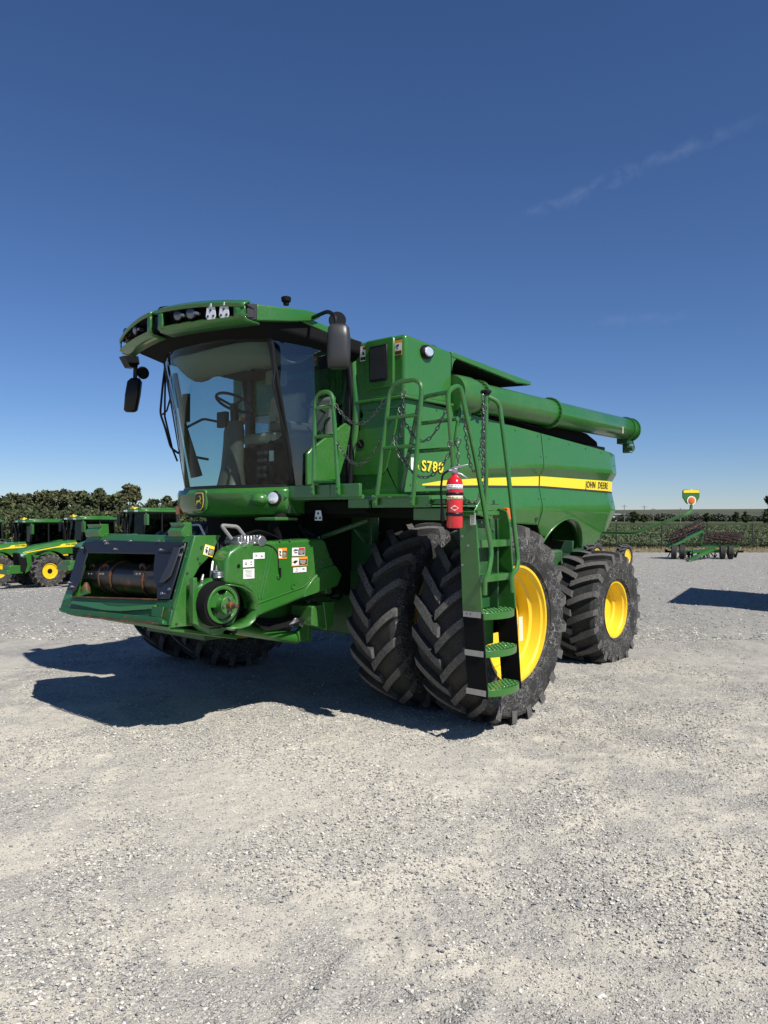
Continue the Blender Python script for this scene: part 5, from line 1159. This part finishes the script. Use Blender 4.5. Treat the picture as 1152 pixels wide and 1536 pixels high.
# white building, power poles
BW = mat('white_wall', (.62, .62, .60), .8); BR = mat('grey_metal_roof', (.45, .47, .48), .5)
d = 330; xx = (925-576)/FPX*d; bt = thing('low_building', 'low white building with a pale roof beyond the far end of the field', 'building', V(xx, d))
mb = MB(); a = V(xx-9, d); q = [(-9, 0), (4, 0), (4, 3.0), (-9, 3.0)]
mb.prism([V(xx+u, d, z) for u, z in q], FW*8); mb.build('wall', BW, bt)
mb = MB(); mb.prism([V(xx-10, d-.5, 2.9), V(xx+5, d-.5, 2.9), V(xx+5, d-.5, 3.1), V(xx-10, d-.5, 3.6)], FW*9); mb.build('roof', BR, bt)
mb = MB()
for k in range(5): mb.box(0, 1, 0, .1, 0, 1, Matrix.Translation(V(xx-7+2.2*k, d-.1, 1.0))@Matrix.Rotation(math.atan2(RT.y, RT.x), 4, 'Z'))
mb.build('window', mat('dark_window', (.03, .035, .04), .2), bt)
PM = mat('grey_wood_pole', (.16, .15, .14), .9)
for px, top, dd, lb in ((936.5, 757, 300, 'tallest wooden power pole, beside the white building'), (966.5, 758, 290, 'second wooden power pole from the white building'), (980, 762, 330, 'third wooden power pole from the white building'), (998, 767, 420, 'smallest and farthest wooden power pole'), (1020.5, 762, 220, 'bare pale pole standing alone left of the green marker plate')):
    x = (px-576)/FPX*dd; h = CAM.z+(HY-top)/FPX*dd; T = thing('power_pole', lb, 'power pole', V(x, dd), 0, 'power poles beyond the field')
    mb = MB(); mb.tube([V(x, dd, 0), V(x, dd, h)], [.17, .11], 6); mb.build('pole', PM, T)
    if 'bare' not in lb: mb = MB(); mb.prism([V(x-1.1, dd, h-.7), V(x+1.1, dd, h-.7), V(x+1.1, dd, h-.55), V(x-1.1, dd, h-.55)], FW*.12); mb.build('crossarm', PM, T)
# ================================================================ PARKED TRACTORS
def place(o, loc, rz):
    o.location = loc; o.rotation_euler = (0, 0, rz)
LTW = {}
def small_tyre(R, W, rr, nl, lh): return tyre_mesh(R, W, rr, nl, lh, R-.03, 1, .22, .07)
M['tglass'] = glass('tractor_glass', (.16, .21, .20), 1.14)
def make_tractor():
    T = thing('parked_tractor', 'x', 'tractor', (0, 0, 0), 0, 'green tractors parked in a row'); WM[T.name] = Matrix.Identity(4)
    def hoodring(x, w, z0, z1, ch): return [(x, -w, z0), (x, -w, z1-ch), (x, -w+ch, z1), (x, w-ch, z1), (x, w, z1-ch), (x, w, z0)]
    mb = MB(); mb.loft([[Vector(p) for p in hoodring(*a)] for a in ((0, .42, 1.42, 2.02, .13), (.9, .42, 1.38, 1.98, .14), (1.9, .40, 1.25, 1.84, .14), (2.55, .36, 1.30, 1.66, .13), (2.72, .28, 1.36, 1.56, .09))])
    for sy in (-1, 1): mb.prism([(2.60, sy*.40, 1.45), (2.2, sy*.42, 1.5), (2.0, sy*.42, 1.2), (2.15, sy*.42, .80), (2.5, sy*.40, .62), (2.38, sy*.4, .98), (2.45, sy*.4, 1.3)], (0, -.04*sy, 0))
    hood = mb.build('hood', 'green', T, .02)
    for sy in (-1, 1):
        mb = MB(); mb.prism([(2.45, sy*.385, 1.50), (1.2, sy*.425, 1.70), (.02, sy*.425, 1.75), (.02, sy*.425, 1.92), (.85, sy*.425, 1.87), (1.0, sy*.425, 1.78), (2.45, sy*.385, 1.54)], (0, sy*.006, 0)); mb.build('side_stripe', 'stripe', hood)
    mb = MB(); put(text_mesh('JOHN DEERE', .10, .001, .006, .8), (.45, .431, 1.835), (-1, 0, 0), (0, 0, 1), mb); mb.build('maker_lettering', 'green', hood)
    mb = MB(); mb.prism([(2.75, -.30, 1.50), (2.66, -.36, .70), (2.66, .36, .70), (2.75, .30, 1.50)], (-.25, 0, 0)); mb.prism([(2.69, .30, 1.44), (2.2, .43, 1.44), (2.02, .435, 1.18), (2.15, .43, .85), (2.6, .34, .66)], (0, -.1, 0)); mb.build('front_grille', 'blackmatte', T, .02)
    for sy in (-1, 1):
        mb = MB(); mb.prism([(2.72, sy*.20, 1.47), (2.60, sy*.35, 1.47), (2.45, sy*.392, 1.50), (2.45, sy*.392, 1.43), (2.6, sy*.36, 1.37), (2.73, sy*.20, 1.40)], (.012, sy*.012, 0)); mb.build('headlight', 'lens', T)
    mb = MB(); mb.box(-1.7, 2.5, -.25, .25, .75, 1.3); mb.cyl((1.75, -.95, .74), (1.75, .95, .74), .14); mb.cyl((-1.3, -1.0, 1.0), (-1.3, 1.0, 1.0), .2); mb.box(-2.1, -1.5, -.3, .3, .5, 1.5); mb.build('chassis', 'greendark', T, .02)
    mb = MB(); mb.box(2.55, 3.15, -.34, .34, .62, .98); mb.box(3.15, 3.3, -.5, .5, .60, .80); mb.build('front_weight', 'green', T, .02)
    mb = MB(); mb.box(.3, 1.1, .3, .62, .85, 1.25); mb.prism([(.2, .45, 1.3), (1.3, .45, 1.35), (1.2, .45, 1.0), (.2, .45, 1.0)], (0, .03, 0)); mb.build('side_tank', 'blackmatte', T, .03)
    # cab
    mb = MB()
    for sy in (-1, 1):
        mb.tube([(.05, sy*.48, 1.25), (.12, sy*.72, 1.9), (-.02, sy*.74, 2.92)], .045, 6); mb.tube([(-.75, sy*.80, 1.8), (-.75, sy*.78, 2.92)], .04, 6); mb.tube([(-1.55, sy*.80, 1.8), (-1.5, sy*.72, 2.92)], .05, 6)
        mb.tube([(.05, sy*.55, 1.35), (-.7, sy*.78, 1.35), (-1.4, sy*.8, 1.8)], .05, 6)
    mb.box(-1.45, .0, -.75, .75, 1.25, 1.40); mb.box(-1.5, .0, -.74, .74, 2.86, 2.95)
    cb = mb.build('cab', 'black', T)
    mb = MB(); mb.grid([[Vector((.06, -.6, 1.8)), Vector((.06, .6, 1.8))], [Vector((-.0, -.72, 2.88)), Vector((-.0, .72, 2.88))]])
    for sy in (-1, 1): mb.grid([[Vector((.03, sy*.6, 1.4)), Vector((-1.5, sy*.8, 1.6))], [Vector((-.03, sy*.73, 2.88)), Vector((-1.5, sy*.74, 2.88))]])
    mb.grid([[Vector((-1.55, -.7, 1.7)), Vector((-1.55, .7, 1.7))], [Vector((-1.52, -.7, 2.88)), Vector((-1.52, .7, 2.88))]]); mb.build('glazing', 'tglass', cb)
    mb = MB(); mb.box(-1.15, -.65, -.25, .25, 1.75, 1.85); mb.box(-1.2, -1.05, -.22, .22, 1.85, 2.55); mb.tube([(.0, 0, 1.6), (-.3, 0, 2.05)], .06, 8); mb.lathe([(0, .18), (.03, .18), (.03, .15), (0, .15)], (-.3, 0, 2.05), (-.5, 0, 1), 20); mb.build('seat', 'blackmatte', cb, .03)
    mb = MB(); mb.loft([[Vector(p) for p in ((.28, -.62, z), (.28, .62, z), (-.1, .84, z), (-1.5, .84, z), (-1.72, .6, z), (-1.72, -.6, z), (-1.5, -.84, z), (-.1, -.84, z))] for z in (2.94, 3.06)]); mb.loft([[Vector((x*.85-.08, y*.85, z)) for x, y in ((.2, -.6), (.2, .6), (-1.7, .7), (-1.7, -.7))] for z in (3.05, 3.13)]); rf = mb.build('cab_roof', 'green', T, .03)
    mb = MB(); mb.cyl((-.2, -.66, 3.06), (-.2, -.66, 3.2), .05, 10); mb.box(.0, .2, -.2, .1, 3.08, 3.16); mb.build('beacon', 'yel2', rf)
    mb = MB()
    for y in (-.5, -.35, .35, .5): mb.box(.26, .30, y-.05, y+.05, 2.96, 3.04)
    pieces(mb, 'roof_lamp', 'lens', rf)
    for sy in (-1, 1):
        mb = MB(); mb.tube(bend([(.0, sy*.74, 2.9), (.2, sy*1.05, 2.92), (.2, sy*1.1, 2.85)], .05), .02, 6); mb.box(.15, .24, sy*1.1-.13, sy*1.1+.13, 2.40, 2.86); mb.build('side_mirror', 'green' if sy > 0 else 'black', T, .03)
    mb = MB(); mb.cyl((.22, -.62, 1.5), (.22, -.62, 2.5), .09, 14); mb.cyl((.22, -.62, 2.5), (.22, -.62, 3.1), .055, 12); mb.build('exhaust_stack', 'blackmatte', T)
    # fenders
    for sy in (-1, 1):
        mb = MB(); P = []
        for a in np.linspace(math.radians(25), math.radians(150), 14): P.append([Vector((-1.3+math.cos(a)*1.08, sy*y, 1.0+math.sin(a)*1.08)) for y in (.72, 1.25)])
        mb.grid(P); mb.build('rear_fender', 'green', T, thick=.03)
        mb = MB(); P = []
        for a in np.linspace(math.radians(55), math.radians(150), 10): P.append([Vector((1.75+math.cos(a)*.86, sy*y, .74+math.sin(a)*.86)) for y in (.72, 1.2)])
        mb.grid(P); mb.build('front_fender', 'blackmatte', T, thick=.025)
    def wh(nm, c, R, W, rr, nl, sy):
        mb = LB(); pr = [(W*.36, rr+.01), (W*.42, rr+.01), (W*.42, rr-.02), (W*.2, rr-.07), (.04, rr-.12), (.02, rr*.5), (.12, rr*.4), (.14, .02)]
        mb.lathe([(h*sy, q) for h, q in pr], (0, 0, 0), (0, 1, 0), 28, True); mb.k = 1
        for i in range(8): a = 2*PI*i/8; p = Vector((math.cos(a)*rr*.55, .04*sy, math.sin(a)*rr*.55)); mb.cyl(p, p+Vector((0, .05*sy, 0)), .04, 6)
        mb.cyl((0, .10*sy, 0), (0, .20*sy, 0), .11, 12)
        w = mb.build(nm, ['yellow', 'blackmatte'], T); w.location = c
        t = small_tyre(R, W, rr, nl, .05).build('tyre', ['tyre', 'tyreside', 'lug'], w)
    for sy in (-1, 1):
        wh('front_wheel', (1.75, sy*.95, .72), .75, .52, .33, 18, sy); wh('rear_wheel', (-1.3, sy*1.0, 1.0), 1.03, .60, .62, 22, sy)
    mb = MB(); mb.box(-2.5, -2.1, -.45, .45, .5, .7); mb.box(-2.3, -2.1, -.3, .3, .7, 1.4); mb.build('rear_hitch', 'blackmatte', T)
    return T
def copy_thing(T, loc, rz):
    n = T.copy(); COL.objects.link(n); place(n, loc, rz)
    for c in [c for c in T.children]:
        k = c.copy(); COL.objects.link(k); k.parent = n
        for g in [g for g in c.children]:
            q = g.copy(); COL.objects.link(q); q.parent = k
    return n
TR = make_tractor()
labs = ['green tractor cut off by the left edge of the photo', 'green tractor second from the left, whole yellow-striped hood and front wheel in view', 'green tractor third from the left, its nose just behind the combine feeder opening', 'green tractor nearest the combine cab, fourth from the left, hood hidden by the feeder']
HD = 0.0
for i, (px, d) in enumerate(((-53, 38.5), (39, 37.), (114, 35.), (205, 32.8))):
    x = (px-576)/FPX*d; loc = V(x, d); loc.z = float(terrain(np.array(x), np.array(d)))
    if i == 0: place(TR, loc, HD); T = TR
    else: T = copy_thing(TR, loc, HD)
    T['label'] = labs[i]
# a low machine standing behind the combine: two yellow wheels show past the rear tyre
w0 = V((936-576)/FPX*28.5, 28.5); SPR = thing('towed_planter', 'low machine half hidden behind the combine, two yellow rimmed wheels showing past the rear tyre', 'planter', (w0.x, w0.y, 0)); WM[SPR.name] = Matrix.Translation((w0.x, w0.y, 0))
def twheel(c, R, W, rr, nl):
    mb = LB(); mb.lathe([(W*.36, rr+.01), (W*.42, rr+.01), (W*.42, rr-.02), (W*.2, rr-.05), (.02, rr-.08), (.0, .12), (.05, .10), (.05, .02)], (0, 0, 0), (0, 1, 0), 28, True)
    w = mb.build('wheel', 'yellow', SPR); w.location = c; tyre_mesh(R, W, rr, nl, .045, R-.02, 1, .22, .06).build('tyre', ['tyre', 'tyreside', 'lug'], w)
twheel((0, 0, .46), .48, .34, .27, 18)
w1 = V((889-576)/FPX*27.2, 27.2); twheel((w1.x-w0.x, w1.y-w0.y, .52), .56, .40, .30, 18)
mb = MB(); mb.box(w0.x-.2, w0.x+2.6, w0.y-2.6, w0.y-.5, .45, .62); mb.box(w0.x-.06, w0.x+.06, w0.y-2.6, w0.y-.1, .40, .54); mb.box(w0.x+.3, w0.x+2.2, w0.y-2.4, w0.y-1.0, .62, 1.1); mb.build('frame', 'greendark', SPR, .02)
# ================================================================ FOLDED TILLAGE IMPLEMENT
d = 35.
CT = thing('folded_harrow', 'green folded tillage implement with rusty rolling baskets parked near the wire fence', 'harrow', V((1058-576)/FPX*d, d))
def c3(x, y, dd=35.): px, py = 980+x/7.68, 730+y/7.68; return V((px-576)/FPX*dd, dd, CAM.z+(HY-py)/FPX*dd)
def bar(mb, a, b, w): mb.tube([a, b], w, 4)
mb = MB(); bar(mb, c3(180, 700), c3(560, 510), .10); bar(mb, c3(545, 680), c3(985, 685), .10); bar(mb, c3(560, 735, 36), c3(960, 740, 36), .07); bar(mb, c3(450, 760), c3(700, 715), .07); bar(mb, c3(455, 825, 34), c3(700, 720), .09); bar(mb, c3(440, 830, 34), c3(455, 700, 34.5), .05)
bar(mb, c3(280, 745, 36), c3(800, 745, 36), .08); bar(mb, c3(540, 640), c3(570, 490), .06); bar(mb, c3(180, 700), c3(200, 640), .07); bar(mb, c3(490, 800, 34), c3(650, 735), .05)
for x in (550, 740, 800, 960): bar(mb, c3(x, 700), c3(x+10, 650), .06)
for x, y in ((200, 660), (290, 620), (375, 590), (560, 520)): bar(mb, c3(x, y), c3(x+14, y+45), .05)
mb.build('frame', 'green', CT)
mb = MB(); bar(mb, c3(365, 890, 33), c3(500, 800, 34), .10); mb.sphere(c3(410, 870, 33), .12, 10); bar(mb, c3(420, 885, 33), c3(430, 830, 33.5), .06); mb.build('drawbar', 'greendark', CT)
RB = rusty('rusty_basket', (.035, .026, .022), .25)
def basket(a, b, r):
    mb = MB(); ax = (b-a).normalized(); u = ax.orthogonal().normalized(); w = ax.cross(u)
    for k in range(10):
        q = 2*PI*k/10; o = u*math.cos(q)*r+w*math.sin(q)*r; q2 = q+.6; o2 = u*math.cos(q2)*r+w*math.sin(q2)*r; mb.tube([a+o, (a+b)/2+(o+o2)*.5, b+o2], .022, 4)
    for t in (0, .25, .5, .75, 1): c = a.lerp(b, t); mb.tube([c+u*math.cos(q)*r+w*math.sin(q)*r for q in np.linspace(0, 2*PI, 12, endpoint=False)], .02, 4, closed=True)
    mb.cyl(a, b, .05, 6); mb.build('rolling_basket', RB, CT)
basket(c3(180, 615), c3(330, 545), .22); basket(c3(335, 535), c3(560, 425), .22); basket(c3(220, 580, 35.5), c3(545, 420, 35.5), .18)
basket(c3(560, 600), c3(780, 600), .24); basket(c3(790, 600), c3(990, 605), .24); basket(c3(640, 570, 35.6), c3(1000, 575, 35.6), .2)
mb = MB(); 
for k in range(30):
    a = c3(random.uniform(180, 1000), random.uniform(720, 800), 36.3); mb.tube([a, a+Vector((random.uniform(-.2, .2), random.uniform(-.2, .2), -.3))], .03, 4)
mb.box(0, .1, 0, .1, 0, .1, Matrix.Translation(c3(140, 745, 36))); bar(mb, c3(135, 748, 36), c3(200, 748, 36), .06); bar(mb, c3(960, 748, 36), c3(1030, 748, 36), .06)
for k in range(8): mb.tube(bend([c3(random.uniform(370, 460), random.uniform(730, 830), 34), c3(random.uniform(370, 470), random.uniform(730, 830), 34.2), c3(random.uniform(370, 470), random.uniform(730, 860), 34)], .2), .02, 5)
mb.build('undercarriage', 'blackmatte', CT)
for x in (235, 330, 795, 888):
    c = c3(x, 778, 35); c.z = .33
    mb = MB(); ax_ = (RT-FW*.35).normalized(); mb.lathe([(-.10, .16), (-.12, .26), (-.09, .33), (.09, .33), (.12, .26), (.10, .16)], c, ax_, 28); wt = mb.build('wheel', 'tyre', CT)
    mb = MB(); mb.lathe([(.11, .18), (.08, .15), (.04, .12), (.03, .02)], c, ax_, 20, True); mb.build('rim', 'cream', wt)
# ================================================================ SHADOW CASTER: unseen cart added outside the frame, its shadow enters from the right
gc = V(10.5, 15.5); A_ = (8.4, 15.0)
GC = thing('shadow_cart', 'unseen green hopper on wheels, added to cast the shadow from the right', 'shadow caster', gc)
def gx(a, b, z):     # a along the cart, b across it, from its left rear top corner
    return V(8.4+2.0*a+2.2*b, 15.0+3.6*a-2.6*b, z)
mb = MB(); mb.loft([[gx(.2, .2, 1.3), gx(.8, .2, 1.3), gx(.8, .8, 1.3), gx(.2, .8, 1.3)], [gx(0, 0, 2.3), gx(1, 0, 2.3), gx(1, 1, 2.3), gx(0, 1, 2.3)], [gx(0, 0, 3.3), gx(1, 0, 3.3), gx(1, 1, 3.3), gx(0, 1, 3.3)]]); mb.build('hopper', 'green', GC, .02)
mb = MB(); mb.prism([gx(.15, .2, .8), gx(.9, .2, .8), gx(.9, .2, 1.35), gx(.15, .2, 1.35)], gx(0, .6, 0)-gx(0, 0, 0)); mb.build('frame', 'greendark', GC)
ax_ = (gx(0, 1, 0)-gx(0, 0, 0)).normalized()
for b_ in (.12, .88):
    c = gx(.5, b_, .9); mb = MB(); mb.lathe([(-.25, .45), (-.27, .7), (-.2, .9), (.2, .9), (.27, .7), (.25, .45)], c, ax_, 32); wt = mb.build('wheel', 'tyre', GC); mb = MB(); mb.lathe([(-.25, .45), (-.2, .38), (-.05, .3), (-.05, .02)], c, ax_, 24, True); mb.build('rim', 'yellow', wt)
# ================================================================ SKY, SUN, CAMERA
sx, sy = .56, -.64; sd = (RT*sx+FW*sy).normalized(); EL = math.radians(48); AZ_ = math.atan2(sd.y, sd.x)
L = bpy.data.lights.new('sun', 'SUN'); L.energy = 5.0; L.angle = math.radians(.53); L.color = (1, .95, .875)
so = bpy.data.objects.new('sun', L); COL.objects.link(so); dv = Vector((sd.x*math.cos(EL), sd.y*math.cos(EL), math.sin(EL))); so.rotation_euler = dv.to_track_quat('Z', 'Y').to_euler(); so.location = dv*60
W = bpy.data.worlds.new('World'); S.world = W; W.use_nodes = True; wt = W.node_tree; bg = wt.nodes['Background']
sk = wt.nodes.new('ShaderNodeTexSky'); sk.sky_type = 'NISHITA'; sk.sun_disc = False; sk.sun_elevation = EL; sk.sun_rotation = PI/2-AZ_; sk.altitude = 300; sk.air_density = .9; sk.dust_density = 0; sk.ozone_density = 6
class WT(NT):
    def __init__(s, t): s.t = t; s.b = None
w = WT(wt)
# thin contrail high on the right and faint cirrus
tc = w.n('ShaderNodeTexCoord').outputs['Generated']
def dirv(px, py): v = RT*((px-576)/FPX)+FW+Vector((0, 0, (HY-py)/FPX)); return v.normalized()
def streak(p0, p1, width, amt):
    a, b = dirv(*p0), dirv(*p1); nrm = a.cross(b).normalized(); mid = (a+b).normalized(); half = math.acos(max(-1, min(1, a.dot(b))))*.5
    nd = w.n('ShaderNodeVectorMath'); nd.operation = 'DOT_PRODUCT'; w.l(tc, nd.inputs[0]); nd.inputs[1].default_value = nrm
    nz = w.n('ShaderNodeTexNoise'); nz.inputs['Scale'].default_value = 34; nz.inputs['Detail'].default_value = 6; w.l(tc, nz.inputs['Vector'])
    off = w.math('MULTIPLY', w.math('SUBTRACT', nz.outputs['Fac'], .5), width*2.2)
    dd = w.math('ABSOLUTE', w.math('ADD', nd.outputs['Value'], off)); k = w.math('SUBTRACT', 1., w.math('DIVIDE', dd, width)); k = w.math('MAXIMUM', k, 0.)
    md = w.n('ShaderNodeVectorMath'); md.operation = 'DOT_PRODUCT'; w.l(tc, md.inputs[0]); md.inputs[1].default_value = mid
    f = w.ramp(md.outputs['Value'], math.cos(half*1.15), math.cos(half*.5)); n2 = w.n('ShaderNodeTexNoise'); n2.inputs['Scale'].default_value = 60; n2.inputs['Detail'].default_value = 5; w.l(tc, n2.inputs['Vector'])
    return w.math('MULTIPLY', w.math('MULTIPLY', k, f), w.math('MULTIPLY', w.ramp(n2.outputs['Fac'], .35, .65), amt))
s1 = streak((780, 325), (1130, 180), .010, .11); s2 = streak((880, 480), (1010, 476), .008, .06)
mxs = w.mix(w.math('ADD', s1, s2), sk.outputs[0], (6.0, 6.6, 7.6)); hs = w.n('ShaderNodeHueSaturation'); hs.inputs['Saturation'].default_value = 1.04
mxs = w.mix(1.0, mxs, (.93, .97, 1.12), 'MULTIPLY'); w.l(mxs, hs.inputs['Color']); w.l(hs.outputs[0], bg.inputs[0]); bg.inputs[1].default_value = .065
cd = bpy.data.cameras.new('camera'); cam = bpy.data.objects.new('camera', cd); COL.objects.link(cam); S.camera = cam
cam.location = CAM; cd.sensor_fit = 'VERTICAL'; cd.sensor_height = 24; cd.lens = FPX/1536*24; cd.clip_end = 5000; cd.clip_start = .05
look = FW+Vector((0, 0, (HY-768)/FPX)); cam.rotation_euler = look.to_track_quat('-Z', 'Y').to_euler()
S.render.engine = 'CYCLES'; S.render.resolution_x = 768; S.render.resolution_y = 1024
S.view_settings.view_transform = 'Standard'; S.view_settings.look = 'None'; S.view_settings.exposure = .38; S.view_settings.gamma = 1
S.cycles.max_bounces = 8; S.cycles.transparent_max_bounces = 16
